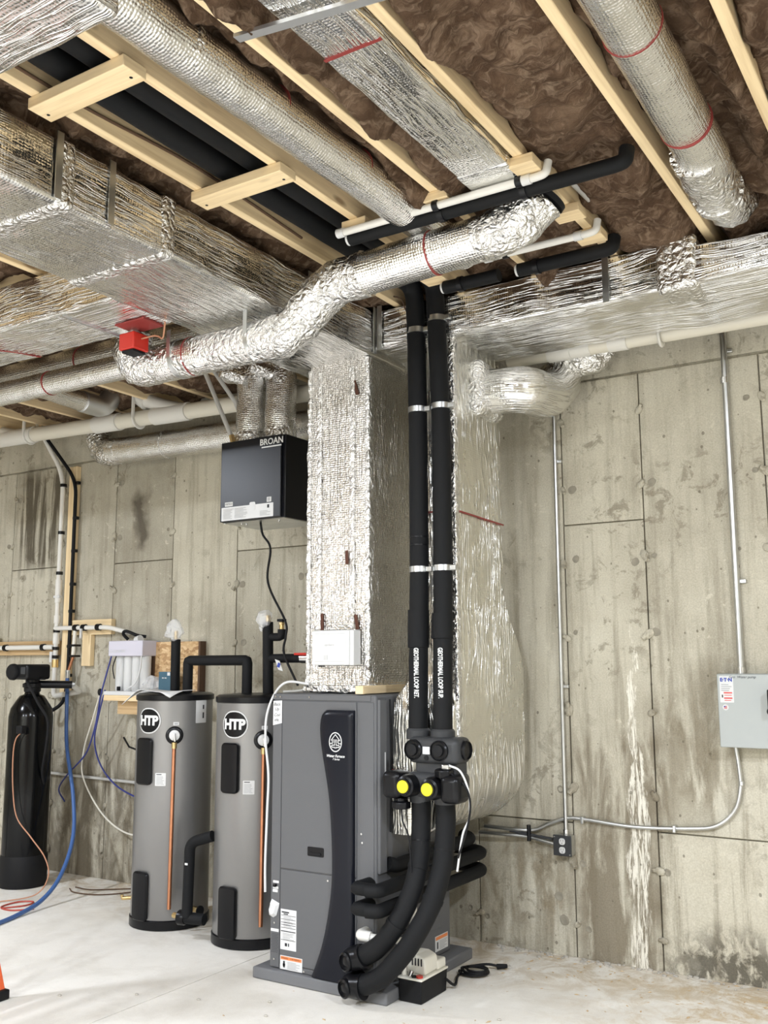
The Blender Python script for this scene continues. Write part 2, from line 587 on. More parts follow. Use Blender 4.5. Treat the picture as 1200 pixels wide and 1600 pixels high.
def planemap(o, U, V):
    o, U, V = Vector(o), Vector(U).normalized(), Vector(V).normalized()
    N = U.cross(V)
    return lambda u, v, n: o + U * u + V * v + N * n


def cylmap(cx, cy, R, a_deg, z, vertical_text=False):
    d = Vector((-cx, -cy, 0)).normalized()
    rt = (-d).cross(Vector((0, 0, 1)))

    def f(u, v, n):
        if vertical_text:
            u, v = v, -u
        a = rad(a_deg) + u / R
        return Vector((cx, cy, z + v)) + (d * math.cos(a) + rt * math.sin(a)) * (R + n)
    return f


def front(x, y, z):
    return planemap((x, y, z), (1, 0, 0), (0, 0, 1))


def side(x, y, z):
    return planemap((x, y, z), (0, 1, 0), (0, 0, 1))


def patch(mp, wd, h, r, t, nx=8, bev=0.0, mb=None):
    """rounded slab of width wd, height h laid on the mapped surface"""
    mb = mb or MB()
    r = min(r, wd / 2, h / 2)
    b = len(mb.v)
    rows = [(-h / 2, None)]
    vs = []
    k = 6 if r > 0 else 0
    for i in range(k + 1):
        vs.append(-h / 2 + r * (1 - math.cos(PI / 2 * i / max(k, 1))))
    vs += [-v for v in vs[::-1]]
    vs = [v for i, v in enumerate(vs) if i == 0 or v - vs[i - 1] > 1e-6]
    def hw(v):
        e = abs(v) - (h / 2 - r)
        return wd / 2 if e <= 0 or r == 0 else wd / 2 - r + math.sqrt(max(0, r * r - e * e))
    bv = bev or t * 0.3
    layers = [(0.0, 0.0), (0.0, t - bv), (bv, t)]
    cols = nx + 1
    for inset, n in layers:
        for v in vs:
            ww = max(hw(v) - inset, 1e-4)
            vv = max(-h / 2 + inset, min(h / 2 - inset, v))
            for i in range(cols):
                mb.v.append(tuple(mp(-ww + 2 * ww * i / nx, vv, n)))
    R = len(vs)
    per = R * cols
    for j in range(R - 1):
        for i in range(nx):
            a = b + 2 * per + j * cols + i
            mb.face([a, a + 1, a + cols + 1, a + cols], [(0, 0), (0.01, 0), (0.01, 0.01), (0, 0.01)])
    ring = [(0, i) for i in range(cols)] + [(j, cols - 1) for j in range(1, R)] + [(R - 1, i) for i in range(cols - 2, -1, -1)] + [(j, 0) for j in range(R - 2, 0, -1)]
    for L in range(2):
        for q in range(len(ring)):
            (j0, i0), (j1, i1) = ring[q], ring[(q + 1) % len(ring)]
            mb.face([b + L * per + j0 * cols + i0, b + L * per + j1 * cols + i1, b + (L + 1) * per + j1 * cols + i1, b + (L + 1) * per + j0 * cols + i0])
    return mb


def text(name, s, size, mp, mat, parent, shear=0.0, n=0.0012, align='CENTER', bold=0.0, sx=1.0, cut=0.0):
    cu = bpy.data.curves.new('t', 'FONT')
    cu.body = s
    cu.size = size
    cu.shear = shear
    cu.align_x = align
    cu.align_y = 'CENTER'
    cu.offset = bold
    cu.resolution_u = 3
    ob = bpy.data.objects.new('t', cu)
    me = bpy.data.meshes.new_from_object(ob)
    bpy.data.objects.remove(ob)
    mb = MB()
    if cut:
        bm = bmesh.new()
        bm.from_mesh(me)
        for ax in (0, 1):
            vals = [v.co[ax] for v in bm.verts]
            q = min(vals) + cut
            while q < max(vals):
                co_, no_ = [0, 0, 0], [0, 0, 0]
                co_[ax], no_[ax] = q, 1
                bmesh.ops.bisect_plane(bm, geom=bm.verts[:] + bm.edges[:] + bm.faces[:], plane_co=co_, plane_no=no_)
                q += cut
        bm.to_mesh(me)
        bm.free()
    mb.v = [tuple(mp(v.co.x * sx, v.co.y, n)) for v in me.vertices]
    for p in me.polygons:
        mb.face(list(p.vertices), [(0, 0)] * len(p.vertices))
    bpy.data.meshes.remove(me)
    return mb.build(name, mat, parent, smooth=False)


def strips(name, mp, rects, mat, parent, n=0.0012):
    mb = MB()
    for (a, b, c, d) in rects:
        k = len(mb.v)
        for (u, v) in ((a, b), (c, b), (c, d), (a, d)):
            mb.v.append(tuple(mp(u, v, n)))
        mb.face([k, k + 1, k + 2, k + 3])
    return mb.build(name, mat, parent, smooth=False)


def printed(mp, w_, v0, v1, rows, parent, mat='grey_ink', name='print', x0=None):
    rects = []
    for i in range(rows):
        v = v0 + (v1 - v0) * (i + 0.5) / rows
        hh = abs(v1 - v0) / rows * 0.22
        ln = w_ * random.uniform(0.6, 1.0)
        s0 = -w_ / 2 if x0 is None else x0
        rects.append((s0, v - hh, s0 + ln, v + hh))
    return strips(name, mp, rects, mat, parent)


def nz(p, f, s=0.0):
    return noise.noise(Vector(p) * f + Vector((s, s * 1.7, 0)))


def axis_cells(a, b, r, cell):
    out = [a, a + r * 0.3, a + r * 0.65, a + r]
    k = max(1, int((b - a - 2 * r) / cell))
    for i in range(1, k):
        out.append(a + r + (b - a - 2 * r) * i / k)
    out += [b - r, b - r * 0.65, b - r * 0.3, b]
    return out


def foil_box(x0, x1, y0, y1, z0, z1, r=0.018, cell=0.05, amp=0.005, fr=7.0, seed=0.0, skip=(), shape=None, mb=None, uaxis=None):
    """soft edged wrapped duct: a box grid with rounded edges and a slack skin"""
    mb = mb or MB()
    lo, hi = (x0, y0, z0), (x1, y1, z1)
    L = [hi[i] - lo[i] for i in range(3)]
    seen = {}

    def vert(p):
        key = (round(p[0], 5), round(p[1], 5), round(p[2], 5))
        if key in seen:
            return seen[key]
        P = Vector(p)
        inner = Vector([min(max(P[i], lo[i] + r), hi[i] - r) for i in range(3)])
        d = (P - inner).normalized()
        q = inner + d * r
        q = q + d * (amp * (nz(q, fr, seed) + 0.5 * nz(q, fr * 2.3, seed)))
        if shape:
            q = shape(q)
        mb.v.append(tuple(q))
        seen[key] = len(mb.v) - 1
        return seen[key]
    ua = uaxis if uaxis is not None else max(range(3), key=lambda i: L[i])
    for ax in range(3):
        for sgn in (0, 1):
            if (ax, sgn) in skip:
                continue
            i1, i2 = [i for i in range(3) if i != ax]
            A, B = axis_cells(lo[i1], hi[i1], r, cell), axis_cells(lo[i2], hi[i2], r, cell)
            for a in range(len(A) - 1):
                for b in range(len(B) - 1):
                    q = []
                    uvs = []
                    for (m, n_) in ((a, b), (a + 1, b), (a + 1, b + 1), (a, b + 1)):
                        p = [0, 0, 0]
                        p[ax] = hi[ax] if sgn else lo[ax]
                        p[i1], p[i2] = A[m], B[n_]
                        q.append(vert(p))
                        u_ = (p[i1], p[i2] + 3.1 * ax) if (ua == i1 or (ua != i2 and L[i1] > L[i2])) else (p[i2], p[i1] + 3.1 * ax)
                        uvs.append(u_)
                    flip = (sgn == 1) == (ax == 1)
                    if flip:
                        q, uvs = q[::-1], uvs[::-1]
                    mb.face(q, uvs)
    return mb


def rdet(pts, r, amp=0.004, crush=None, seed=0.0, n=26, step=0.035, rz=1.0, fr=8.0):
    return MB().tube(dense(pts, step), r, n, True, amp, fr, seed, crush, rz)


def band(parent, c, d, r, wd=0.012, mat='red_tape', name='tape_ring'):
    c, d = Vector(c), Vector(d).normalized()
    return MB().tube([c - d * wd / 2, c + d * wd / 2], r, 26).build(name, mat, parent)


# ------------------------------------------------------------------ room shell
WY = 5.147
JZ = 3.40
fl = MB()
JX = -3.50
floor = tag(MB().box(-9.2, 3.2, -3.7, 5.4, -0.2, -0.05).build('floor', 'concrete_floor'), kind='structure')
for a, b in ((-9.2, JX - 0.003), (JX + 0.003, 3.2)):
    MB().box(a, b, -3.7, 5.4, -0.05, 0.0).build('slab', 'concrete_floor', floor)
wall = tag(MB().box(-9.2, 3.2, WY + 0.022, WY + 0.25, 0, 3.70).build('wall_back', 'concrete_wall'), kind='structure')
seams = [-9.2, -8.1, -7.51, -6.90, -6.287, -5.684, -5.073, -4.457, -3.84, -3.23, -2.616, -2.045, -1.585, -0.95, -0.36, 0.25, 0.86, 1.9, 3.2]
splits = {-6.90: 2.31, -5.684: 2.30, -4.457: 2.32, -2.045: 2.31, -1.585: 0.68, -0.95: 0.68, -2.616: 0.69}
for a, b in zip(seams[:-1], seams[1:]):
    zs = [0.0] + ([splits[a]] if a in splits else []) + [3.13]
    for z0, z1 in zip(zs[:-1], zs[1:]):
        g = 0.0035
        dy = random.uniform(-0.002, 0.002)
        MB().box(a + g, b - g, WY + dy, WY + 0.024, z0 + (g if z0 > 0 else 0), z1 - g).build('panel', 'concrete_wall', wall, bevel=0.002)
MB().box(-9.2, 3.2, WY + 0.006, WY + 0.024, 3.142, 3.40).build('wall_band', 'concrete_wall', wall)
tie = MB()
tie.v = []
tie.ball((0, 0, 0), 0.022, 10, (1.2, 0.55, 0.8))
tie.cyl((0.0, 0, 0), (0.028, -0.012, 0.004), 0.009, 8)
for i in range(len(tie.v)):
    x, y, z = tie.v[i]
    tie.v[i] = (x + 0.006 * nz((x, y, z), 60), y, z + 0.006 * nz((x, y, z), 55, 3))
mark = MB().lathe((0, 0, 0), (0, -1, 0), [(0.026, -0.004), (0.024, 0.002), (0.017, 0.003), (0.014, 0.0015), (0, 0.0015)], 14)
for i in range(len(mark.v)):
    q = Vector(mark.v[i])
    mark.v[i] = (q.x * (1 + 0.3 * nz(q, 40)), q.y, q.z * (1 + 0.3 * nz(q, 40, 3)))
mark0 = mark.build('tie_mark', 'stained_concrete', wall)
mark0.location = (-2.14, WY, 0.30)
for sx_ in seams[3:15]:
    for z in (0.16, 0.50, 0.87, 1.29, 1.69, 2.10, 2.51, 2.91):
        for dx in (-0.06, 0.055):
            if random.random() < 0.55:
                o = mark0.copy()
                COL.objects.link(o)
                o.parent = wall
                o.location = (sx_ + dx + random.uniform(-0.015, 0.015), WY, z + random.uniform(-0.02, 0.02))
                k_ = random.uniform(0.5, 1.1)
                o.scale = (k_, 1, k_)
                o.rotation_euler = (0, random.uniform(0, 6.2), 0)
tie0 = None
for sx_ in seams[3:15]:
    for z in (0.16, 0.50, 0.87, 1.29, 1.69, 2.10, 2.51, 2.91):
        zz = z + random.uniform(-0.015, 0.015)
        if tie0 is None:
            tie0 = tie.build('form_tie', 'concrete_wall', wall)
            o = tie0
        else:
            o = tie0.copy()
            COL.objects.link(o)
            o.parent = wall
        o.location = (sx_ + random.uniform(-0.008, 0.012), WY - 0.004, zz)
        o.rotation_euler = (0, random.uniform(0, 6.2), 0)
        sc = random.uniform(0.9, 1.5)
        o.scale = (sc, sc, sc)
for nm, bx in (('wall_left', (-9.4, -9.2, -3.7, 5.4, 0, 3.7)), ('wall_right', (3.2, 3.4, -3.7, 5.4, 0, 3.7)), ('wall_front', (-9.2, 3.2, -3.9, -3.7, 0, 3.7))):
    tag(MB().box(*bx).build(nm, 'concrete_wall'), kind='structure')
ceil = tag(MB().box(-9.2, 3.2, -3.7, 5.4, 3.64, 3.70).build('ceiling', 'subfloor_wood'), kind='structure')
joists = [-0.12 + 0.41 * k for k in range(0, 3)] + [-0.53, -0.945, -1.365, -1.76, -2.165, -2.54] + [-2.95 - 0.41 * k for k in range(0, 14)]
for x in joists:
    MB().box(x - 0.02, x + 0.02, -3.7, WY, JZ, 3.64).build('floor_joist', 'lumber', ceil, bevel=0.003)
# cleats nailed under two joists to carry the loop pipes
for y in (1.93, 2.70):
    c_ = MB().box(-2.575, -2.125, y - 0.048, y + 0.048, JZ - 0.04, JZ).build('cleat', 'lumber', ceil, bevel=0.003)
    mbn = MB()
    for xx in (-2.545, -2.155):
        mbn.cyl((xx, y + 0.012, JZ - 0.0405), (xx, y + 0.012, JZ - 0.038), 0.006, 10)
    mbn.build('nail', 'black_matte', c_)
for (x, y) in ((-2.165, 3.24), (-1.76, 3.21), (-1.365, 3.14), (-1.365, 3.60), (-1.365, 3.86), (-1.76, 3.72), (-2.165, 3.90)):
    MB().box(x - 0.06, x + 0.06, y - 0.045, y + 0.045, JZ - 0.038, JZ).build('nailing_block', 'lumber', ceil, bevel=0.003)
hb = MB().box(-0.42, 0.42, -0.019, 0.019, 0, 0.14)
ho = hb.build('header_board', 'lumber', ceil, bevel=0.003)
ho.location = (-4.05, 2.95, JZ + 0.005)
ho.rotation_euler = (0, 0, rad(7))

# ------------------------------------------------------------------ insulation batts


def batt(x0, x1, y0, y1, z, drop, label, seed, cell=0.016, edge=0.03, sag=None):
    mb = MB()
    nx, ny = max(6, int((x1 - x0) / cell)), int((y1 - y0) / cell)
    for j in range(ny + 1):
        for i in range(nx + 1):
            u, v = i / nx, j / ny
            x, y = x0 + (x1 - x0) * u, y0 + (y1 - y0) * v
            p = Vector((x * 3.4 + seed, y * 2.6, seed * 0.7))
            wv = noise.noise_vector(p * 0.8) * 0.9
            r1 = 1 - abs(noise.noise(p * 0.9 + wv)) * 2
            q = p * 2.7 + wv * 2
            r2 = 1 - abs(noise.noise(q)) * 2
            r3 = 1 - abs(noise.noise(q * 2.6 + noise.noise_vector(q) * 0.8)) * 2
            env = min(1, math.sin(PI * min(max(u, 0.0), 1)) * 2.2) ** 0.7 if 0 < u < 1 else 0
            dz = drop * env * (0.65 + 0.35 * noise.noise(Vector((x * 2, y * 1.6, seed))))
            dz += 0.12 * (1 - r1) * 0.5 + 0.06 * (1 - r2) * 0.5 + 0.012 * r3 - 0.02
            if sag:
                dz += sag(x, y)
            mb.v.append((x + 0.016 * noise.noise(q + Vector((9, 0, 0))), y + 0.016 * noise.noise(q + Vector((0, 9, 0))), z - dz))
    for j in range(ny):
        for i in range(nx):
            a = j * (nx + 1) + i
            mb.face([a, a + nx + 1, a + nx + 2, a + 1], [(0, 0)] * 4)
    o = mb.build('insulation_batt', 'glass_wool', None, ang=180)
    md = o.modifiers.new('solid', 'SOLIDIFY')
    md.thickness = 0.03
    md.offset = -1
    return tag(o, label, 'insulation', 'glass wool batts between the joists')


batt(-1.345, -0.965, 0.6, 5.05, 3.50, 0.10, 'thick brown glass wool batt bulging beside the flat foil duct', 1.3, 0.013, sag=lambda x, y: 0.03 * max(0, 1 - abs(y - 2.7) / 0.7))
batt(-0.925, -0.55, 0.9, 5.05, 3.53, 0.05, 'brown glass wool batt behind the silver round duct at right', 4.1, 0.014, sag=lambda x, y: 0.06 * max(0, 1 - abs(x + 0.86) / 0.09) + 0.05 * max(0, 1 - abs(x + 0.60) / 0.07))
batt(-0.51, -0.14, 1.2, 5.05, 3.47, 0.07, 'brown glass wool batt in the rightmost joist bay', 6.7, 0.016)
batt(-1.74, -1.385, 0.6, 5.05, 3.50, 0.05, 'brown glass wool batt squeezed beside the flat rectangular duct', 9.2, 0.015, sag=lambda x, y: 0.07 * max(0, 1 - abs(x + 1.68) / 0.08))
batt(-2.145, -1.78, 0.6, 5.05, 3.53, 0.03, 'brown glass wool batt above the round duct beside the long lumber joist', 12.4, 0.015, sag=lambda x, y: 0.085 * max(0, 1 - abs(x + 1.82) / 0.07))
batt(-2.52, -2.185, 0.9, 5.05, 3.60, 0.02, 'brown glass wool batt behind the two black loop pipes', 15.8, 0.02, sag=lambda x, y: 0.06 * max(0, 1 - abs(x + 2.47) / 0.06))
batt(-2.93, -2.56, 0.9, 5.05, 3.50, 0.05, 'brown glass wool batt above the big supply trunk', 18.1, 0.02)
for k in range(8):
    x1 = -2.97 - 0.41 * k
    batt(x1 - 0.37, x1, 2.4 if k > 1 else 3.4, 5.05, 3.50, 0.05, ['brown glass wool batt above the red actuator box', 'brown glass wool batt above the black ventilator', 'brown glass wool batt left of the ventilator ducts',
         'brown glass wool batt above the white wye fitting', 'brown glass wool batt right of the small foil elbow', 'brown glass wool batt above the small foil elbow', 'brown glass wool batt left of the small foil elbow', 'brown glass wool batt at the far left above the drain'][k], 21.0 + k * 2.3, 0.026)

# ------------------------------------------------------------------ big supply trunk and the plenum
T = thing('supply_trunk_duct', (-2.935, 2.3, 3.14), 'large silver foil wrapped supply trunk duct under the joists at left', 'duct')
foil_box(-3.21, -2.66, 0.2, 4.55, 3.14, 3.385, 0.022, 0.05, 0.006, seed=1.0).build('duct_body', 'foil_sheet', T, ang=60)
for y in (2.08, 2.32, 3.55, 4.12):
    MB().box(-2.655, -2.650, y - 0.014, y + 0.014, 3.15, 3.40).build('hanger_strap', 'galvanized', T)
for y in (2.12, 2.62):
    foil_box(-3.216, -2.652, y - 0.04, y + 0.04, 3.133, 3.39, 0.022, 0.02, 0.004, 18, 3.0).build('foil_tape', 'foil_crumpled', T, ang=60)
P = thing('supply_plenum', (-2.88, 4.32, 1.42), 'tall silver foil wrapped plenum rising from the grey furnace', 'duct')
foil_box(-3.075, -2.685, 4.12, 4.53, 1.40, 3.16, 0.016, 0.035, 0.006, 9, 2.0, uaxis=2).build('duct_body', 'foil_plenum', P, ang=60)
for x in (-3.00, -2.79):
    foil_box(x - 0.016, x + 0.016, 4.106, 4.13, 1.72, 3.10, 0.006, 0.025, 0.007, 22, x).build('foil_tape', 'foil_crumpled', P, ang=60)
foil_box(-3.079, -3.055, 4.106, 4.15, 1.42, 3.12, 0.008, 0.025, 0.007, 22, 5).build('foil_tape', 'foil_crumpled', P, ang=60)
foil_box(-2.71, -2.68, 4.106, 4.15, 1.44, 3.14, 0.008, 0.025, 0.008, 22, 6).build('foil_tape', 'foil_crumpled', P, ang=60)
for (x, z0, z1, dx) in ((-2.985, 1.715, 1.80, 0.0), (-2.765, 1.715, 1.79, 0.01), (-2.765, 2.94, 3.02, 0.02), (-2.83, 2.05, 2.12, 0.0)):
    MB().prism([(x, 4.109, z0), (x + 0.02, 4.109, z0), (x + 0.016 - dx, 4.109, z1), (x - dx, 4.109, z1)], (0, 0.004, 0)).build('seam_gap', 'brown_gap', P)
foil_box(-3.095, -2.665, 4.10, 4.30, 1.398, 1.435, 0.01, 0.03, 0.012, 18, 7).build('foil_skirt', 'foil_crumpled', P, ang=60)
tag(MB().box(-2.70, -2.655, 4.01, 4.50, 1.397, 1.436).build('wood_strip', 'lumber', None, bevel=0.002), 'short lumber strip on top of the grey furnace by the plenum', 'lumber')

# ------------------------------------------------------------------ right trunk and return riser
T = thing('return_trunk_duct', (-1.2, 4.43, 3.18), 'wide silver foil wrapped return trunk along the wall at right', 'duct')


def rt_shape(q):
    q = Vector(q)
    k = max(0, 1 - abs(q.x + 1.06) / 0.22)
    if q.z < 3.30:
        q.z -= 0.02 * k
    if q.y < 4.4:
        q.y -= 0.035 * k
    if q.x > -1.0:
        if q.z > 3.3:
            q.z -= 0.05
        q.y = q.y - 0.02 if q.y < 4.4 else q.y
    return q


foil_box(-3.1, 1.2, 4.14, 4.70, 3.18, 3.392, 0.022, 0.045, 0.006, seed=8.0, shape=rt_shape).build('duct_body', 'foil_duct', T, ang=60)
for x in (-2.63, -1.40):
    MB().box(x - 0.015, x + 0.015, 4.128, 4.134, 3.175, 3.41).build('hanger_strap', 'galvanized', T)
foil_box(-1.16, -0.98, 4.085, 4.3, 3.15, 3.40, 0.03, 0.02, 0.010, 16, 4.0).build('foil_sleeve', 'foil_crumpled', T, ang=60)
R = thing('return_riser', (-2.37, 4.45, 0.72), 'tall silver foil wrapped return riser curving into the furnace side', 'duct')


def ring(z):
    """x0,x1,y0,y1 of the riser at height z, and curved heel towards the furnace"""
    x1, y1, x0 = -2.235, 4.745, -2.49
    if z < 1.95:
        t = min(1, (1.95 - z) / 0.45)
        t = t * t * (3 - 2 * t)
        y1 = 4.745 + 0.235 * t
    if z < 1.0:
        t = min(1, (1.0 - z) / 0.27)
        y1 -= 0.22 * t ** 3
        x1 = -2.235 - 0.30 * (1 - math.sqrt(max(0, 1 - t * t))) * 0.75
    if z < 1.50:
        t = min(1, (1.50 - z) / 0.14)
        x0 = -2.49 - 0.092 * t
    y0 = 4.21 - (0.06 * min(1, max(0, (1.5 - z) / 0.2)))
    return x0, x1, y0, y1


mb = MB()
zs = [3.20 - i * 0.035 for i in range(63)] + [1.0 - 0.27 * (1 - (1 - i / 14) ** 2) for i in range(1, 15)]
zs = sorted({round(z, 4) for z in zs if z >= 0.729}, reverse=True)
nu = {'f': 9, 'r': 14, 'b': 4, 'l': 8}
loops = []
for z in zs:
    x0, x1, y0, y1 = ring(z)
    pts = []
    rc = 0.014
    for i in range(nu['f'] + 1):
        pts.append((x0 + rc + (x1 - x0 - 2 * rc) * i / nu['f'], y0, 'f'))
    pts.append((x1 - rc * 0.3, y0 + rc * 0.3, 'f'))
    for i in range(nu['r'] + 1):
        pts.append((x1, y0 + rc + (y1 - y0 - 2 * rc) * i / nu['r'], 'r'))
    pts.append((x1 - rc * 0.3, y1 - rc * 0.3, 'r'))
    for i in range(nu['b'] + 1):
        pts.append((x1 - rc - (x1 - x0 - 2 * rc) * i / nu['b'], y1, 'b'))
    pts.append((x0 + rc * 0.3, y1 - rc * 0.3, 'b'))
    for i in range(nu['l'] + 1):
        pts.append((x0, y1 - rc - (y1 - y0 - 2 * rc) * i / nu['l'], 'l'))
    pts.append((x0 + rc * 0.3, y0 + rc * 0.3, 'l'))
    cx, cy = (x0 + x1) / 2, (y0 + y1) / 2
    row = []
    for (x, y, s_) in pts:
        q = Vector((x, y, z))
        d = Vector((0, -1, 0)) if s_ == 'f' else Vector((1, 0, 0)) if s_ == 'r' else Vector((0, 0, 0))
        q += d * 0.005 * (nz(q, 7, 2) + 0.5 * nz(q, 17, 4))
        row.append(len(mb.v))
        mb.v.append(tuple(q))
    loops.append((z, row))
for (za, A), (zb, B) in zip(loops[:-1], loops[1:]):
    n = len(A)
    for i in range(n):
        j = (i + 1) % n
        q_ = [mb.v[k_] for k_ in (A[i], B[i], B[j], A[j])]
        u_ = [p_[0] + p_[1] for p_ in q_]
        mb.face([A[i], B[i], B[j], A[j]], [(za, u_[0]), (zb, u_[1]), (zb, u_[2]), (za, u_[3])])
mb.face(loops[-1][1][::-1])
mb.build('duct_body', 'foil_riser', R, ang=60)
foil_box(-2.262, -2.222, 4.185, 4.225, 0.95, 3.19, 0.010, 0.03, 0.006, 16, 9).build('foil_tape', 'foil_crumpled', R, ang=60)
mb = MB()
pts = []
for i in range(9):
    t = i / 8
    pts.append(Vector((-2.226, 4.22 + 0.515 * t, 2.292 - 0.012 * t)))
mb.tube(pts, 0.0045, 6)
mb.build('red_stripe', 'red_tape', R)
MB().tube([(-2.48, 4.20, 2.30), (-2.25, 4.20, 2.29)], 0.004, 6).build('red_stripe', 'red_tape', R)
MB().tube([(-2.575, 4.146, 1.03), (-2.50, 4.146, 1.03)], 0.004, 6).build('red_stripe', 'red_tape', R)
MB().tube(fillet([(-2.578, 4.135, 1.37), (-2.572, 4.135, 1.05), (-2.578, 4.135, 0.74)], 0.1), 0.004, 6).build('edge_wire', 'black_matte', R)

# ------------------------------------------------------------------ ducts in and under the joists
T = thing('cross_duct', (-2.2, 1.0, 3.13), 'wide silver foil wrapped duct crossing the top left corner', 'duct')
foil_box(-3.6, -1.752, 0.55, 1.535, 3.16, 3.385, 0.02, 0.05, 0.005, seed=12).build('duct_body', 'foil_sheet', T, ang=60)
T = thing('joist_bay_duct', (-1.93, 2.6, 3.38), 'silver foil wrapped round duct beside the long lumber joist at upper left', 'duct')
MB_ = rdet([(-1.93, 1.30, 3.37), (-1.925, 3.75, 3.40)], 0.083, 0.004, seed=3)
MB_.build('duct_tube', 'foil_round', T, ang=80)
for y in (1.93, 2.35, 2.85, 3.3):
    band(T, (-1.928, y, 3.377 + (y - 1.3) * 0.012), (0, 1, 0), 0.0855, 0.004 if y != 1.93 else 0.02, 'red_tape' if y != 1.93 else 'foil_crumpled', 'tape_ring')
T = thing('flat_duct', (-1.5, 2.2, 3.36), 'flat rectangular foil duct with a bare metal end between two joists', 'duct')
foil_box(-1.603, -1.395, 0.4, 3.17, 3.365, 3.50, 0.012, 0.045, 0.004, seed=14).build('duct_body', 'foil_sheet', T, ang=60)
foil_box(-1.606, -1.392, 3.06, 3.20, 3.361, 3.50, 0.012, 0.03, 0.003, seed=15).build('end_cap', 'foil_sheet', T, ang=60)
MB().box(-1.60, -1.395, 2.20, 2.212, 3.3625, 3.366).build('red_stripe', 'red_tape', T)
MB().box(-1.60, -1.395, 3.22, 3.72, 3.43, 3.45).build('flange', 'sheet_metal', T)
so = MB().prism([(-1.73, 1.935, 3.335), (-1.73, 1.965, 3.335), (-1.20, 2.05, 3.335), (-1.20, 2.02, 3.335)], (0, 0, 0.012)).build('joist_strap', 'sheet_metal', None)
tag(so, 'bent galvanized strap crossing under the flat rectangular duct', 'strap')
T = thing('right_bay_duct', (-0.77, 3.0, 3.38), 'silver foil wrapped round duct with crumpled elbow between joists at right', 'duct')
rdet([(-0.735, 0.9, 3.37), (-0.77, 3.42, 3.37), (-0.79, 3.55, 3.38)], 0.088, 0.004, seed=6).build('duct_tube', 'foil_round', T, ang=80)
rdet(fillet([(-0.785, 3.36, 3.365), (-0.80, 3.78, 3.37), (-0.80, 4.02, 3.44), (-0.80, 4.12, 3.56)], 0.2), 0.096, 0.006, [((-0.8, 3.8, 3.37), 0.6, 0.012)], 2, fr=18).build('elbow', 'foil_crumpled', T, ang=80)
for y in (2.56, 3.16):
    band(T, (-0.735 - (y - 0.9) * 0.0139, y, 3.37), (0, 1, 0), 0.0915, 0.004)
band(T, (-0.795, 3.72, 3.37), (0, 1, 0.1), 0.101, 0.012, 'foil_crumpled')

B = thing('branch_duct', (-2.6, 3.35, 3.0), 'long crumpled foil branch duct with double elbow climbing across the center', 'duct')
path = fillet([(-3.62, 3.35, 3.20), (-3.62, 3.35, 3.02), (-2.62, 3.35, 3.02), (-2.40, 3.35, 3.215), (-1.56, 3.35, 3.245), (-1.40, 3.37, 3.29), (-1.33, 3.40, 3.40)], 0.16)
rdet(path[:12], 0.094, 0.004, [((-3.62, 3.35, 3.05), 0.22, 0.016)], 1, fr=16).build('elbow', 'foil_crumpled', B, ang=80)
rdet(path[8:11] + [(-2.72, 3.35, 3.02)], 0.092, 0.004, seed=1).build('duct_tube', 'foil_round', B, ang=80)
rdet(fillet([(-2.80, 3.35, 3.02), (-2.62, 3.35, 3.02), (-2.40, 3.35, 3.21), (-2.20, 3.35, 3.217)], 0.16), 0.097, 0.006, [((-2.5, 3.35, 3.1), 0.5, 0.014)], 5, fr=17).build('double_elbow', 'foil_crumpled', B, ang=80)
rdet([(-2.24, 3.35, 3.216), (-1.62, 3.35, 3.243)], 0.092, 0.004, seed=4).build('duct_tube', 'foil_round', B, ang=80)
rdet(fillet([(-1.66, 3.35, 3.24), (-1.50, 3.36, 3.26), (-1.39, 3.38, 3.36)], 0.1), 0.095, 0.006, [((-1.45, 3.35, 3.3), 0.4, 0.012)], 7, fr=17).build('elbow', 'foil_crumpled', B, ang=80)
MB().tube([(-1.392, 3.378, 3.355), (-1.380, 3.381, 3.372)], 0.098, 26).build('draw_band', 'black_matte', B)
band(B, (-1.86, 3.35, 3.232), (1, 0, 0.04), 0.0955, 0.006)
band(B, (-3.20, 3.35, 3.02), (1, 0, 0), 0.096, 0.006)
band(B, (-3.28, 3.35, 3.02), (1, 0, 0), 0.097, 0.022, 'galvanized', 'hanger_strap')
band(B, (-2.80, 3.35, 3.02), (1, 0, 0), 0.098, 0.02, 'galvanized', 'hanger_strap')
for x, z in ((-3.28, 3.02), (-2.80, 3.02)):
    MB().box(x - 0.011, x + 0.011, 3.252, 3.256, z, 3.14).build('hanger_strap', 'galvanized', B)
# flat duct off the trunk to the left
T = thing('side_duct', (-4.4, 3.02, 3.14), 'flat foil duct leaving the supply trunk toward the far left', 'duct')
foil_box(-6.4, -3.20, 2.83, 3.205, 3.145, 3.375, 0.018, 0.05, 0.005, seed=17).build('duct_body', 'foil_sheet', T, ang=60)
MB().box(-3.56, -3.545, 2.84, 3.20, 3.136, 3.146).build('joint_strip', 'sheet_metal', T)
MB().tube(fillet([(-4.5, 2.84, 3.142), (-4.2, 3.02, 3.138), (-4.15, 3.20, 3.142)], 0.3), 0.003, 6).build('tape_seam', 'red_tape', T)
MB().prism([(-3.44, 3.06, 3.134), (-3.25, 3.06, 3.134), (-3.25, 3.19, 3.134), (-3.44, 3.19, 3.134)], (0, 0, 0.008)).build('red_plate', 'red_tape', T)
D = thing('red_actuator', (-3.42, 3.17, 3.04), 'small bright red damper motor box hanging under the flat duct', 'actuator')
MB().box(-3.475, -3.375, 3.12, 3.22, 3.035, 3.118).build('housing', 'red_plastic', D, bevel=0.006)
MB().cyl((-3.425, 3.17, 3.116), (-3.425, 3.17, 3.138), 0.03, 16).build('collar', 'bare_steel', D)
MB().box(-3.465, -3.385, 3.13, 3.21, 3.022, 3.036).build('base', 'black_matte', D, bevel=0.004)
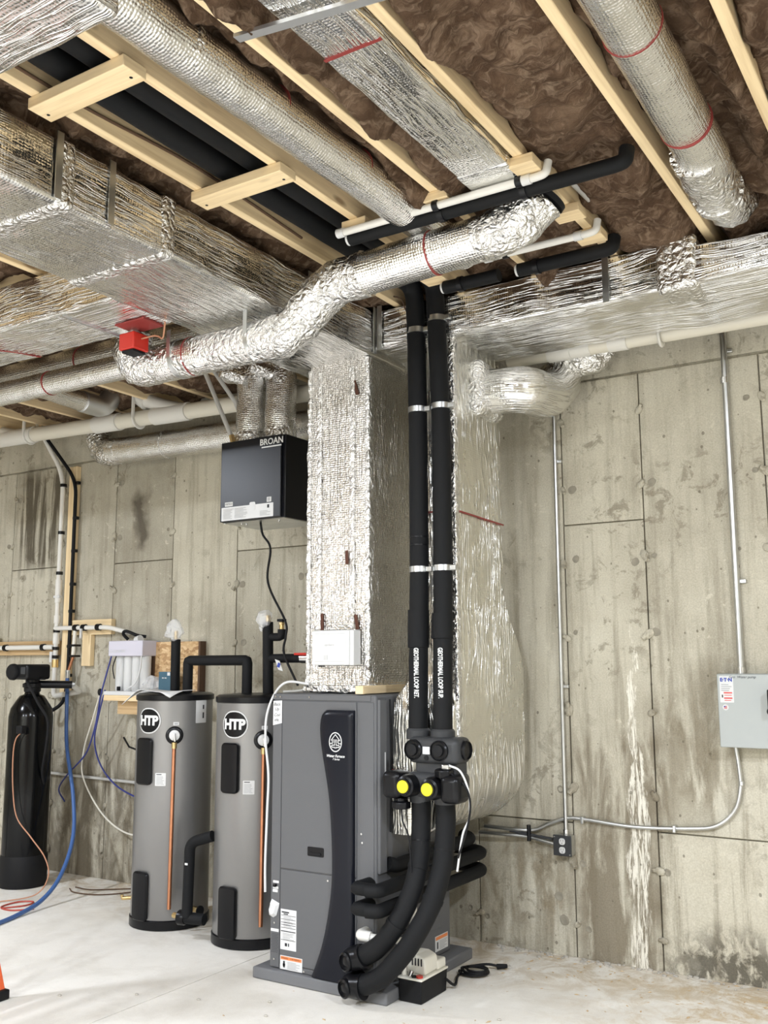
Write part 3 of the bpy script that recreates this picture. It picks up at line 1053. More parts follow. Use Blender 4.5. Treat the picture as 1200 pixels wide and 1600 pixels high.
MB().tube(fillet([(-3.375, 3.17, 3.09), (-3.29, 3.19, 3.10), (-3.24, 3.18, 3.06), (-3.22, 3.17, 3.15)], 0.05), 0.004, 6).build('wire', 'orange_cord', D)
T = thing('upper_round_duct', (-4.8, 3.62, 3.25), 'upper of two round foil ducts running to the far left', 'duct')
rdet([(-6.6, 3.62, 3.26), (-3.2, 3.62, 3.25)], 0.088, 0.004, seed=11).build('duct_tube', 'foil_round', T, ang=80)
band(T, (-4.3, 3.62, 3.253), (1, 0, 0), 0.092, 0.006)
T = thing('lower_round_duct', (-4.8, 3.43, 3.09), 'lower thinner of two round foil ducts running to the far left', 'duct')
rdet([(-6.6, 3.43, 3.10), (-3.45, 3.43, 3.085)], 0.066, 0.003, seed=12).build('duct_tube', 'foil_round', T, ang=80)
band(T, (-4.35, 3.43, 3.09), (1, 0, 0), 0.069, 0.006)
T = thing('foil_elbow_duct', (-5.2, 4.2, 3.33), 'short foil wrapped duct tucked between joists above the white drain', 'duct')
rdet([(-5.2, 3.75, 3.36), (-5.25, 4.45, 3.34)], 0.07, 0.004, seed=13).build('duct_tube', 'foil_round', T, ang=80)
rdet(fillet([(-5.24, 4.4, 3.34), (-5.25, 4.62, 3.34), (-5.25, 4.68, 3.5)], 0.1), 0.074, 0.005, None, 3).build('elbow', 'sheet_metal', T, ang=80)
# round duct along the wall
T = thing('wall_duct', (-5.0, 4.97, 3.10), 'round foil duct running along the concrete wall toward the black ventilator', 'duct')
rdet([(-5.55, 4.97, 3.125), (-3.40, 4.97, 3.08)], 0.1, 0.004, seed=21).build('duct_tube', 'foil_round', T, ang=80)
rdet(fillet([(-5.45, 4.97, 3.125), (-5.66, 4.985, 3.13), (-5.74, 5.0, 3.27)], 0.12), 0.103, 0.006, [((-5.7, 4.97, 3.12), 0.3, 0.014)], 4, fr=16).build('elbow', 'foil_crumpled', T, ang=80)
band(T, (-4.98, 4.97, 3.113), (1, 0, 0), 0.105, 0.01, 'foil_crumpled')

# fresh air stub on the riser
T = thing('intake_duct', (-2.1, 4.53, 2.97), 'fat foil wrapped round duct sticking out of the return riser', 'duct')
foil_box(-2.245, -2.165, 4.38, 4.68, 2.82, 3.12, 0.05, 0.025, 0.006, 14, 2).build('collar', 'foil_crumpled', T, ang=60)
rdet(fillet([(-2.20, 4.53, 2.97), (-1.99, 4.53, 2.955), (-1.98, 4.80, 2.97), (-1.99, 5.0, 3.1)], 0.14), (lambda u: 0.118 + 0.012 * u), 0.006, None, 8).build('duct_tube', 'foil_duct', T, ang=80)
T = thing('crumpled_intake', (-1.83, 5.0, 3.2), 'crumpled foil duct end hanging below the drain pipe near the conduit', 'duct')
rdet([(-2.02, 4.99, 3.29), (-1.93, 4.985, 3.225), (-1.78, 4.985, 3.21), (-1.66, 4.99, 3.28)], (lambda u: 0.05 + 0.055 * math.sin(PI * min(1, u * 0.9 + 0.1))), 0.018, None, 9, fr=22, step=0.015).build('duct_tube', 'foil_crumpled', T, ang=80)

# ------------------------------------------------------------------ drain pipes
T = thing('drain_pipe', (-5.2, 4.8, 3.3), 'thick cream drain pipe with wye fitting along the left wall', 'pipe')
zl = lambda x: 3.242 - (x + 3.6) * 0.028
MB().tube([(-7.6, 4.8, zl(-7.6)), (-3.3, 4.8, zl(-3.3))], 0.055, 24).build('pipe', 'pvc', T)
for (a, b) in ((-5.55, -5.36), (-4.95, -4.62), (-6.75, -6.25), (-5.36, -5.30)):
    MB().tube([(a, 4.8, zl(a)), (b, 4.8, zl(b))], 0.064, 24).build('coupling', 'pvc_white', T)
MB().tube(fillet([(-4.62, 4.8, zl(-4.62)), (-4.86, 4.8, zl(-4.86) + 0.06), (-5.06, 4.80, 3.42), (-5.25, 4.8, 3.50), (-5.50, 4.8, 3.53)], 0.12), 0.05, 20).build('wye_arm', 'pvc_white', T)
MB().tube([(-5.02, 4.8, 3.385), (-5.10, 4.8, 3.44)], 0.058, 20).build('coupling', 'pvc_white', T)
MB().tube(fillet([(-6.42, 4.8, zl(-6.42)), (-6.68, 4.8, zl(-6.68) + 0.06), (-6.95, 4.8, 3.50)], 0.12), 0.05, 20).build('wye_arm', 'pvc_white', T)
for x in (-6.30, -5.10):
    MB().tube(fillet([(x, 4.855, 3.42), (x, 4.868, zl(x)), (x, 4.83, zl(x) - 0.062), (x, 4.77, zl(x) - 0.064), (x, 4.735, zl(x) - 0.02), (x, 4.735, 3.46)], 0.05), 0.009, 8, rz=1.6).build('hook_hanger', 'pvc_white', T)
T = thing('right_drain_pipe', (-1.2, 4.80, 3.2), 'cream drain pipe with couplings below the return trunk at right', 'pipe')
MB().tube([(-2.20, 4.80, 3.212), (1.2, 4.80, 3.19)], 0.044, 24).build('pipe', 'pvc', T)
for a, b in ((-1.96, -1.83), (-1.62, -1.52), (-1.83, -1.72)):
    MB().tube([(a, 4.80, 3.211), (b, 4.80, 3.208)], 0.051 if a != -1.83 else 0.048, 24).build('coupling', 'pvc_white', T)
MB().tube(fillet([(-1.345, 4.85, 3.39), (-1.345, 4.86, 3.205), (-1.345, 4.81, 3.147), (-1.345, 4.76, 3.15), (-1.345, 4.745, 3.20)], 0.05), 0.009, 8, rz=1.6).build('hook_hanger', 'pvc_white', T)
T = thing('vent_tubes', (-4.05, 4.45, 2.96), 'pair of thin grey tubes slanting down to the black ventilator', 'tube')
MB().tube([(-4.22, 4.5, 3.44), (-4.06, 4.5, 3.13), (-3.97, 4.52, 2.93)], 0.014, 10).build('tube', 'grey_tube', T)
MB().tube([(-4.17, 4.52, 3.44), (-3.98, 4.55, 3.18), (-3.93, 4.60, 2.99)], 0.014, 10).build('tube', 'grey_tube', T)
MB().cyl((-3.98, 4.52, 2.96), (-3.965, 4.52, 2.91), 0.018, 12).build('end_fitting', 'brass', T)

# ------------------------------------------------------------------ ventilator
H = thing('ventilator', (-3.72, 4.6, 2.385), 'black metal ventilator box hung from the joists in front of the wall', 'ventilator')
HX0, HX1, HY, HZ0, HZ1 = -3.955, -3.47, 4.40, 2.39, 2.885
MB().box(HX0, HX1, HY + 0.02, 4.80, HZ0, HZ1).build('case', 'black_enamel', H, bevel=0.004)
MB().box(HX0, HX1 - 0.02, HY, HY + 0.022, HZ0 + 0.002, HZ1 - 0.002).build('door', 'black_enamel', H, bevel=0.004)
MB().box(HX0 + 0.01, HX1 - 0.01, HY + 0.03, 4.79, HZ0 - 0.004, HZ0 + 0.001).build('bottom_pan', 'galvanized', H)
for x, y in ((-3.85, 4.48), (-3.83, 4.5), (-3.56, 4.48), (-3.58, 4.50)):
    MB().cyl((x, y, HZ0 - 0.012), (x, y, HZ0), 0.007, 10).build('screw', 'bare_steel', H)
fm = front(-3.735, HY, 2.435)
lb = patch(front(-3.742, HY, 2.438), 0.40, 0.082, 0.004, 0.001).build('label', 'label_silver', H)
fl_ = front(-3.742, HY - 0.001, 2.438)
printed(lambda u, v, n: fl_(u - 0.14, v, n), 0.09, 0.032, -0.032, 9, lb)
printed(lambda u, v, n: fl_(u - 0.04, v, n), 0.11, 0.032, -0.032, 9, lb)
printed(lambda u, v, n: fl_(u + 0.14, v, n), 0.08, 0.0, -0.032, 4, lb)
strips('print', fl_, [(0.155, 0.012, 0.17, 0.032)], 'ink', lb)
patch(front(-3.70, HY - 0.001, 2.47), 0.045, 0.05, 0.01, 0.0015).build('torn_sticker', 'label_silver', H)
s1 = patch(front(-3.885, HY, 2.497), 0.062, 0.026, 0.003, 0.001).build('sticker', 'paper', H)
text('print', 'VIRTUO', 0.016, front(-3.885, HY - 0.001, 2.497), 'ink', s1)
s2 = patch(front(-3.575, HY, 2.50), 0.034, 0.03, 0.003, 0.001).build('sticker', 'paper', H)
strips('print', front(-3.575, HY - 0.001, 2.50), [(-0.01, -0.01, 0.01, 0.01)], 'grey_ink', s2)
text('lettering', 'BROAN', 0.052, front(-3.562, HY, 2.847), 'white_plastic', H, bold=0.0012)
strips('underline', front(-3.562, HY, 2.817), [(-0.075, -0.004, 0.075, 0.004)], 'label_silver', H)
MB().box(HX0 - 0.02, HX0, HY + 0.03, HY + 0.07, 2.47, 2.57).build('side_plate', 'white_plastic', H)
MB().tube([(-3.90, 4.55, HZ1), (-3.90, 4.55, 3.42)], 0.0035, 6).build('hanging_rod', 'galvanized', H)
MB().tube([(-3.50, 4.70, HZ1), (-3.50, 4.70, 3.42)], 0.0035, 6).build('hanging_rod', 'galvanized', H)
MB().tube(smoothpath([(-3.72, 4.5, 2.39), (-3.70, 4.5, 2.31), (-3.64, 4.5, 2.22), (-3.655, 4.5, 2.02), (-3.53, 4.51, 1.79), (-3.525, 4.51, 1.70), (-3.535, 4.51, 1.60), (-3.44, 4.52, 1.42)], 8), 0.007, 8).build('power_cord', 'black_matte', H)
for i, x in enumerate((-3.885, -3.655)):
    T = thing('ventilator_duct', (x, 4.6, HZ1), ['left foil wrapped duct rising from the top of the black ventilator', 'right foil wrapped duct rising from the top of the black ventilator'][i], 'duct', 'ducts on the ventilator')
    rdet([(x, 4.6, HZ1 - 0.002), (x, 4.6, 3.31)], 0.096, 0.006, None, 30 + i, fr=10).build('duct_tube', 'foil_round', T, ang=80)
    rdet([(x, 4.6, HZ1), (x, 4.6, HZ1 + 0.09)], 0.102, 0.008, None, 33 + i, fr=22, step=0.02).build('collar_tape', 'foil_crumpled', T, ang=80)
    rdet(fillet([(x, 4.6, 3.24), (x, 4.6, 3.34), (x - 0.1, 4.6, 3.42), (x - 0.22, 4.62, 3.44)], 0.1), 0.095, 0.008, None, 36 + i, fr=20).build('elbow', 'foil_crumpled', T, ang=80)
    rdet([(x - 0.05, 4.36, 3.33), (x + 0.02, 4.48, 3.30)], 0.04, 0.01, None, 39 + i, fr=20).build('foil_scrap', 'foil_crumpled', T, ang=80)

# ------------------------------------------------------------------ furnace on its pad
FY, FX0, FX1, FB = 4.02, -3.215, -2.585, 4.74
tag(MB().box(-3.30, -2.51, 3.985, 4.845, 0, 0.055).build('equipment_pad', 'pad_grey', None, bevel=0.008), 'grey plastic equipment pad on the floor under the furnace', 'pad')
F = thing('furnace', (-2.9, FY, 0.055), 'tall grey geothermal furnace cabinet with curved black front trim', 'furnace')
MB().box(FX0, FX1, FY, FB, 0.055, 1.393).build('cabinet', 'cabinet_grey', F, bevel=0.012, seg=3)
MB().box(FX0 + 0.001, FX1 - 0.03, FY - 0.004, FY + 0.02, 1.362, 1.390).build('top_rail', 'cabinet_grey', F, bevel=0.002)
MB().box(FX0 + 0.002, FX0 + 0.058, FY - 0.005, FY + 0.01, 0.062, 1.357).build('corner_post', 'cabinet_grey', F, bevel=0.002)
up = MB().box(FX0 + 0.063, -2.697, FY - 0.007, FY + 0.01, 0.535, 1.357).build('upper_panel', 'cabinet_grey', F, bevel=0.003)
MB().box(FX0 + 0.063, -2.697, FY - 0.007, FY + 0.01, 0.085, 0.529).build('lower_panel', 'cabinet_grey', F, bevel=0.003)
MB().box(FX0 + 0.06, -2.70, FY - 0.006, FY + 0.01, 0.058, 0.081).build('bottom_rail', 'cabinet_grey', F, bevel=0.002)
MB().box(-2.692, FX1 - 0.012, FY - 0.005, FY + 0.01, 0.062, 1.357).build('corner_post', 'cabinet_grey', F, bevel=0.003)
MB().box(FX1 - 0.002, FX1 + 0.016, FY + 0.008, FY + 0.074, 0.56, 1.372).build('side_rail', 'cabinet_grey', F, bevel=0.007, seg=3)
MB().box(FX1 + 0.0155, FX1 + 0.0165, FY + 0.05, FY + 0.06, 1.0, 1.12).build('white_sticker', 'paper', F)
# curved trim
ed = [(-2.872, 1.317), (-2.893, 1.29), (-2.903, 1.24), (-2.899, 1.17), (-2.885, 1.09), (-2.862, 0.98), (-2.845, 0.88), (-2.834, 0.76), (-2.828, 0.65), (-2.827, 0.55), (-2.833, 0.46), (-2.848, 0.36), (-2.872, 0.25), (-2.905, 0.15), (-2.945, 0.06)]
pts = smoothpath([(x, 0, z) for x, z in ed], 4)
mb = MB()
n = len(pts)
xr = -2.702
prof = [(0.0, 0.0), (0.0, 0.014), (0.008, 0.022), (0.03, 0.026), (0.06, 0.027)]
rows = []
for i, p in enumerate(pts):
    row = []
    tb = 0.012 * max(0, 1 - i / 5) ** 2
    for ins, d in prof:
        row.append((p.x + ins, FY - 0.007 - d + tb, p.z))
    for ins, d in prof[::-1]:
        row.append((xr - ins * 0.5, FY - 0.007 - d + tb, p.z))
    rows.append(row)
k = len(rows[0])
for row in rows:
    mb.v += row
for i in range(n - 1):
    for j in range(k - 1):
        a = i * k + j
        mb.face([a, a + 1, a + k + 1, a + k])
mb.face(list(range(k))[::-1])
mb.face([(n - 1) * k + j for j in range(k)])
tr = mb.build('curved_trim', 'glossy_trim', F, ang=50)
TY = FY - 0.034
lx, lz = -2.800, 1.165
mb = MB()
mpf = front(lx, TY, lz)


def stroke(mb, mp, pts, wd, n=0.0012):
    P2 = [Vector((p[0], p[1])) for p in pts]
    for si, (a, b) in enumerate(zip(P2[:-1], P2[1:])):
        d = (b - a)
        if d.length < 1e-6:
            continue
        d.normalize()
        pn = Vector((-d.y, d.x)) * wd / 2
        a2, b2 = a - d * wd * 0.3, b + d * wd * 0.3
        k = len(mb.v)
        for q in (a2 + pn, a2 - pn, b2 - pn, b2 + pn):
            mb.v.append(tuple(mp(q.x, q.y, n + 0.0003 * (si % 2))))
        mb.face([k, k + 1, k + 2, k + 3])


circ = [(0.036 * math.cos(2 * PI * i / 28), 0.045 * math.sin(2 * PI * i / 28)) for i in range(29)]
stroke(mb, mpf, circ, 0.005)
stroke(mb, mpf, [(-0.026, 0.008), (0, 0.036), (0.026, 0.008), (0.018, 0.010), (0.018, -0.007), (0.034, -0.007)], 0.004)
stroke(mb, mpf, [(-0.026, 0.008), (-0.018, 0.010), (-0.018, -0.007), (-0.034, -0.007)], 0.004)
for q in (-0.009, 0.0, 0.009):
    stroke(mb, mpf, [(q - 0.001, 0.012), (q + 0.001, -0.003)], 0.004)
for sg in (-1, 1):
    stroke(mb, mpf, [(sg * 0.005, -0.007), (sg * 0.005, -0.015), (sg * 0.02, -0.015), (sg * 0.024, -0.020), (sg * 0.02, -0.025), (sg * 0.004, -0.025), (sg * 0.004, -0.030)], 0.004)
mb.build('logo', 'white_plastic', tr, smooth=False)
text('lettering', 'Water Furnace', 0.0175, front(lx, TY, 1.098), 'white_plastic', tr, shear=0.3, bold=0.0006)
text('lettering', '7 Series', 0.013, front(lx + 0.004, TY, 1.083), 'white_plastic', tr, shear=0.3, bold=0.0003)
h_ = patch(front(-2.935, FY - 0.006, 0.632), 0.098, 0.044, 0.006, 0.004).build('handle', 'black_plastic', F)
patch(front(-2.935, FY - 0.010, 0.622), 0.07, 0.014, 0.006, 0.004).build('handle_grip', 'black_matte', h_)
# labels
pf = FY - 0.007
lb = patch(front(-3.098, pf, 0.247), 0.098, 0.19, 0.002, 0.0008).build('data_label', 'paper', F)
lm = front(-3.098, pf - 0.0008, 0.247)
strips('print', lm, [(-0.042, 0.078, 0.005, 0.084), (-0.03, 0.07, -0.002, 0.075)] + [(-0.045, v, 0.045, v + 0.002 + (0.002 if v == -0.01 else 0)) for v in (0.065, 0.047, 0.032, 0.021, 0.007, -0.01, -0.05)] + [(-0.02, -0.078, -0.006, -0.063), (0.0, -0.078, 0.006, -0.063)], 'ink', lb)
printed(lm, 0.07, -0.015, -0.048, 5, lb)
printed(lm, 0.06, 0.062, 0.01, 9, lb)
lb = patch(front(-3.079, pf, 0.092), 0.136, 0.064, 0.002, 0.0008).build('warning_label', 'paper', F)
lm = front(-3.079, pf - 0.0008, 0.092)
strips('warning_bar', lm, [(-0.064, 0.014, 0.064, 0.029)], 'warning_orange', lb)
text('print', 'WARNING  ! AVERTISSEMENT', 0.009, front(-3.079, pf - 0.0016, 0.1135), 'ink', lb)
strips('print', lm, [(-0.048, -0.022, -0.038, 0.008), (-0.05, -0.016, -0.036, -0.004)], 'ink', lb)
printed(lm, 0.08, 0.008, -0.028, 6, lb, x0=-0.022)
lb = patch(front(FX0 + 0.03, FY - 0.005, 0.235), 0.05, 0.014, 0.002, 0.0006).build('vent_label', 'paper', F)
gr = patch(front(FX0 + 0.03, FY - 0.005, 0.175), 0.046, 0.10, 0.006, 0.0012).build('vent_plate', 'cabinet_grey', F)
mb = MB()
gm = front(FX0 + 0.03, FY - 0.0065, 0.175)
for i in range(12):
    for j in range(5):
        u, v = -0.016 + j * 0.008 + (0.003 if i % 2 else 0), -0.042 + i * 0.0077
        k = len(mb.v)
        for (a, b) in ((-0.003, -0.0022), (0.001, -0.0022), (0.003, 0.0022), (-0.001, 0.0022)):
            mb.v.append(tuple(gm(u + a, v + b, 0.0)))
        mb.face([k, k + 1, k + 2, k + 3])
mb.build('vent_holes', 'ink', gr, smooth=False)
nt = MB()
nm = front(FX0 + 0.031, FY - 0.006, 1.30)
k = [nm(-0.027, 0.055, 0), nm(0.029, 0.058, 0), nm(0.029, -0.056, 0), nm(-0.027, -0.068, 0.002)]
nt.prism(k, (0, -0.001, 0))
nt = nt.build('paper_note', 'paper', F)
for i, (s_, v) in enumerate((('Back', 0.038), ('Up', 0.014), ('Coil', -0.016), ('ele.', -0.040))):
    text('handwriting', s_, 0.023, front(FX0 + 0.028, FY - 0.008, 1.30 + v), 'ink', nt, shear=0.35, bold=-0.0002)
for (u, v, a, b, m_) in ((0.0, 0.465, 0.036, 0.012, 'paper'), (-0.002, 0.437, 0.034, 0.012, 'paper'), (-0.004, 0.422, 0.032, 0.014, 'white_plastic')):
    patch(front(FX0 + 0.034 + u, FY - 0.005, v), a, b, 0.002, 0.001).build('sticker', m_, F)
MB().box(FX0 + 0.025, FX0 + 0.04, FY - 0.02, FY - 0.004, 0.442, 0.456).build('switch', 'black_plastic', F, bevel=0.002)
mb = MB()
mm = front(FX0 + 0.012, FY - 0.006, 0.335)
out = [(-0.002, 0.046), (0.046, 0.030), (0.042, 0.012), (0.028, -0.03), (0.008, -0.042), (-0.018, -0.032), (-0.022, -0.008), (-0.012, 0.02)]
c0 = len(mb.v)
mb.v.append(tuple(mm(0.008, 0.0, 0.014)))
for u, v in out:
    mb.v.append(tuple(mm(u, v, 0.0)))
for i in range(len(out)):
    u, v = out[i]
    mb.v.append(tuple(mm(0.008 + (u - 0.008) * 0.6, v * 0.6, 0.012 + 0.008 * random.random())))
q = len(out)
for i in range(q):
    j = (i + 1) % q
    mb.face([c0 + 1 + i, c0 + 1 + j, c0 + 1 + q + j, c0 + 1 + q + i])
    mb.face([c0, c0 + 1 + q + i, c0 + 1 + q + j])
mb.build('parts_bag', 'label_silver', F, ang=10)
for (x, z) in ((-2.86, 0.505), (FX0 + 0.02, 1.377), (FX0 + 0.05, 1.377), (-2.98, 1.377), (FX0 + 0.03, 0.10), (FX0 + 0.03, 0.27), (-2.665, 0.74), (-2.66, 0.70), (-3.0, 0.069)):
    MB().cyl((x, FY - 0.010, z), (x, FY - 0.004, z), 0.005, 10).build('screw', 'bare_steel', F)
# side details
mb = MB()
MB().box(FX1 - 0.002, FX1 + 0.003, 4.30, FB - 0.02, 0.07, 0.52).build('side_panel', 'cabinet_grey', F, bevel=0.002)
for i in range(4):
    z = 0.20 + i * 0.045
    MB().prism([(FX1 + 0.003, 4.50, z), (FX1 + 0.003, 4.62, z), (FX1 + 0.009, 4.62, z), (FX1 + 0.009, 4.50, z)], (-0.006, 0, 0.018)).build('louvre', 'cabinet_grey', F, bevel=0.002)
lb = patch(side(FX1 + 0.003, 4.635, 0.122), 0.135, 0.075, 0.002, 0.0008).build('warning_label', 'paper', F)
lm = side(FX1 + 0.0038, 4.635, 0.122)
strips('warning_bar', lm, [(-0.062, 0.018, 0.062, 0.034)], 'warning_orange', lb)
strips('print', lm, [(-0.05, -0.025, -0.038, 0.008)], 'ink', lb)
printed(lm, 0.08, 0.012, -0.032, 6, lb, x0=-0.022)
# white cable running down the left edge
tag(MB().tube(smoothpath([(-3.05, 4.10, 1.44), (-3.16, 4.06, 1.45), (-3.225, 4.04, 1.39), (-3.26, 4.02, 1.28), (-3.265, 4.02, 1.15), (-3.235, 4.01, 0.98), (-3.24, 4.01, 0.8), (-3.248, 4.01, 0.55), (-3.245, 4.01, 0.41)], 8), 0.0065, 10).build('white_cable', 'white_plastic', None), 'white cable looping over and down the furnace left edge', 'cable')
tag(MB().tube(smoothpath([(-3.04, 4.14, 1.42), (-3.12, 4.10, 1.405), (-3.2, 4.08, 1.40)], 6), 0.006, 8).build('thin_cable', 'grey_tube', None), 'short thin grey cable lying on the furnace top', 'cable')
# white control box on plenum
W = thing('control_box', (-2.86, 4.09, 1.53), 'white plastic control box mounted low on the plenum front', 'control box')
MB().box(-2.985, -2.735, 4.045, 4.112, 1.535, 1.712).build('base', 'white_plastic', W, bevel=0.006)
MB().box(-2.985, -2.755, 4.035, 4.05, 1.537, 1.71).build('cover', 'white_plastic', W, bevel=0.005)
MB().box(-2.968, -2.772, 4.031, 4.04, 1.553, 1.695).build('cover_panel', 'white_plastic', W, bevel=0.004)
text('lettering', 'aprilaire', 0.018, front(-2.872, 4.031, 1.638), 'grey_ink', W)
strips('slot', front(-2.887, 4.031, 1.575), [(-0.016 + 0.009 * i, -0.012, -0.013 + 0.009 * i, 0.012) for i in range(3)], 'grey_ink', W)
MB().box(-2.96, -2.935, 4.06, 4.08, 1.528, 1.536).build('connector', 'black_matte', W)

# ------------------------------------------------------------------ loop pipes and flow center
for i, (xb, xt, xm, label) in enumerate(((-2.43, -2.402, -2.395, 'left black foam insulated loop pipe marked return'), (-2.29, -2.282, -2.262, 'right black foam insulated loop pipe marked supply'))):
    G = thing('loop_pipe', (xm, 4.12, 1.22), label, 'pipe', 'insulated geothermal loop pipes')
    pt = fillet([(xb, 0.9, 3.475), (xb, 3.95, 3.475), (xt, 4.10, 3.46), (xt, 4.12, 3.25), (xm, 4.12, 2.7), (xm, 4.12, 2.0), (xm + 0.003, 4.10, 1.6), (xm + 0.005, 4.088, 1.22)], 0.12)
    MB().tube(dense(pt, 0.1), 0.047, 20, True, 0.002, 9, i).build('foam_sleeve', 'black_foam', G, ang=80)
    for z in (2.0, 2.805, 3.22 if i == 0 else 3.26):
        xx = xm if z < 2.9 else xt + 0.004
        rp = MB().tube([(xx, 4.12, z - 0.014), (xx, 4.12, z + 0.014)], 0.0505, 22).build('pipe_clamp', 'galvanized', G)
        MB().box(xx + 0.046, xx + 0.075, 4.105, 4.135, z - 0.012, z + 0.012).build('clamp_ear', 'galvanized', rp, bevel=0.002)
    for z0, z1 in ((1.62, 1.80),) if i == 0 else ((1.66, 1.78),):
        MB().tube([(xm + 0.002, 4.101, z0), (xm, 4.108, z1)], 0.0525, 20).build('foam_joint', 'black_foam', G)
    for z in ((2.12, 2.16) if i == 0 else (1.45,)):
        MB().tube([(xm, 4.12, z - 0.003), (xm, 4.12, z + 0.003)], 0.049, 20).build('tape_ring', 'black_plastic', G)
    text('lettering', 'GEOTHERMAL LOOP RET.' if i == 0 else 'GEOTHERMAL LOOP SUP.', 0.030, cylmap(xm + 0.003, 4.096, 0.0525, -12, 1.50, True), 'white_plastic', G, bold=0.0012, sx=0.68, cut=0.006)

C = thing('flow_center', (-2.27, 4.1, 0.92), 'dark grey flow center with two round caps and yellow dials', 'pump')
mb = MB().box(-2.405, -2.135, 4.00, 4.148, 1.085, 1.205)
mb.build('upper_body', 'body_grey', C, bevel=0.03, seg=4)
MB().box(-2.375, -2.16, 4.03, 4.148, 0.93, 1.11).build('neck', 'body_grey', C, bevel=0.012, seg=3)
MB().box(-2.415, -2.14, 4.00, 4.148, 0.955, 1.045).build('lower_body', 'body_grey', C, bevel=0.03, seg=4)
for x in (-2.39, -2.257):
    MB().lathe((x, 4.088, 1.19), (0, 0, 1), [(0.058, 0), (0.058, 0.04), (0.05, 0.05)], 24).build('union_nut', 'body_grey', C)
    MB().lathe((x + 0.01, 4.085, 0.90), (0, 0, 1), [(0.048, 0), (0.052, 0.01), (0.055, 0.07)], 24).build('union_nut', 'body_grey', C)
for x in (-2.365, -2.227):
    cpo = MB().lathe((x, 4.0, 1.148), (0, -1, 0), [(0.046, -0.01), (0.046, 0.012), (0.040, 0.018), (0.040, 0.010), (0.0, 0.010)], 28).build('port_cap', 'black_plastic', C)
    MB().lathe((x, 3.99, 1.148), (0, -1, 0), [(0.028, 0), (0.026, 0.012), (0.0, 0.014)], 20).build('cap_hub', 'black_matte', cpo)
MB().lathe((-2.137, 4.08, 1.148), (1, 0, 0), [(0.046, -0.01), (0.046, 0.012), (0.040, 0.018), (0.040, 0.010), (0.0, 0.010)], 28).build('port_cap', 'black_plastic', C)
patch(front(-2.297, 3.999, 1.146), 0.038, 0.034, 0.002, 0.001).build('label', 'label_silver', C)
MB().lathe((-2.297, 4.0, 1.113), (0, -1, 0), [(0.011, -0.005), (0.011, 0.004), (0, 0.004)], 14).build('plug', 'black_matte', C)
for sg, xc, xh in ((-1, -2.385, -2.47), (1, -2.257, -2.16)):
    zc = 0.985 if sg < 0 else 0.98
    v_ = MB().lathe((xc, 4.02, zc), (0, -1, 0), [(0.052, 0), (0.052, 0.05), (0.046, 0.07), (0.036, 0.075), (0.036, 0.085), (0, 0.085)], 28).build('valve', 'black_plastic', C)
    yc = MB().lathe((xc, 3.936, zc), (0, -1, 0), [(0.029, 0), (0.029, 0.008), (0.024, 0.012), (0, 0.012)], 24).build('yellow_dial', 'yellow_plastic', v_)
    MB().box(xh - 0.05, xh + 0.05, 3.955, 4.08, zc - 0.062, zc + 0.062).build('pump_motor', 'black_plastic', C, bevel=0.028, seg=4)
MB().lathe((-2.44, 4.01, 0.875), (0, 0, 1), [(0.03, 0.05), (0.03, 0.034), (0.045, 0.03), (0.045, 0.0)], 6).build('cable_gland', 'black_plastic', C, bevel=0.004)
MB().lathe((-2.205, 4.0, 1.03), (0, 0, 1), [(0.044, 0), (0.044, 0.032), (0.03, 0.04)], 6).build('cable_gland', 'black_plastic', C, bevel=0.004)
MB().box(-2.21, -2.175, 3.985, 4.02, 1.067, 1.088).build('cable_connector', 'bare_steel', C, bevel=0.003)
MB().tube(smoothpath([(-2.18, 4.0, 1.085), (-2.12, 4.0, 1.06), (-2.085, 4.01, 0.97), (-2.09, 4.02, 0.86), (-2.125, 4.02, 0.78), (-2.16, 4.03, 0.62)], 8), 0.005, 8).build('cable', 'white_plastic', C)
MB().tube(smoothpath([(-2.17, 4.0, 1.05), (-2.10, 4.0, 1.0), (-2.078, 4.01, 0.92), (-2.105, 4.02, 0.80), (-2.15, 4.02, 0.68)], 8), 0.005, 8).build('cable', 'black_matte', C)
MB().tube(smoothpath([(-2.435, 4.0, 0.88), (-2.42, 3.99, 0.82), (-2.385, 3.985, 0.75), (-2.37, 3.98, 0.60)], 8), 0.004, 8).build('cable', 'black_matte', C)
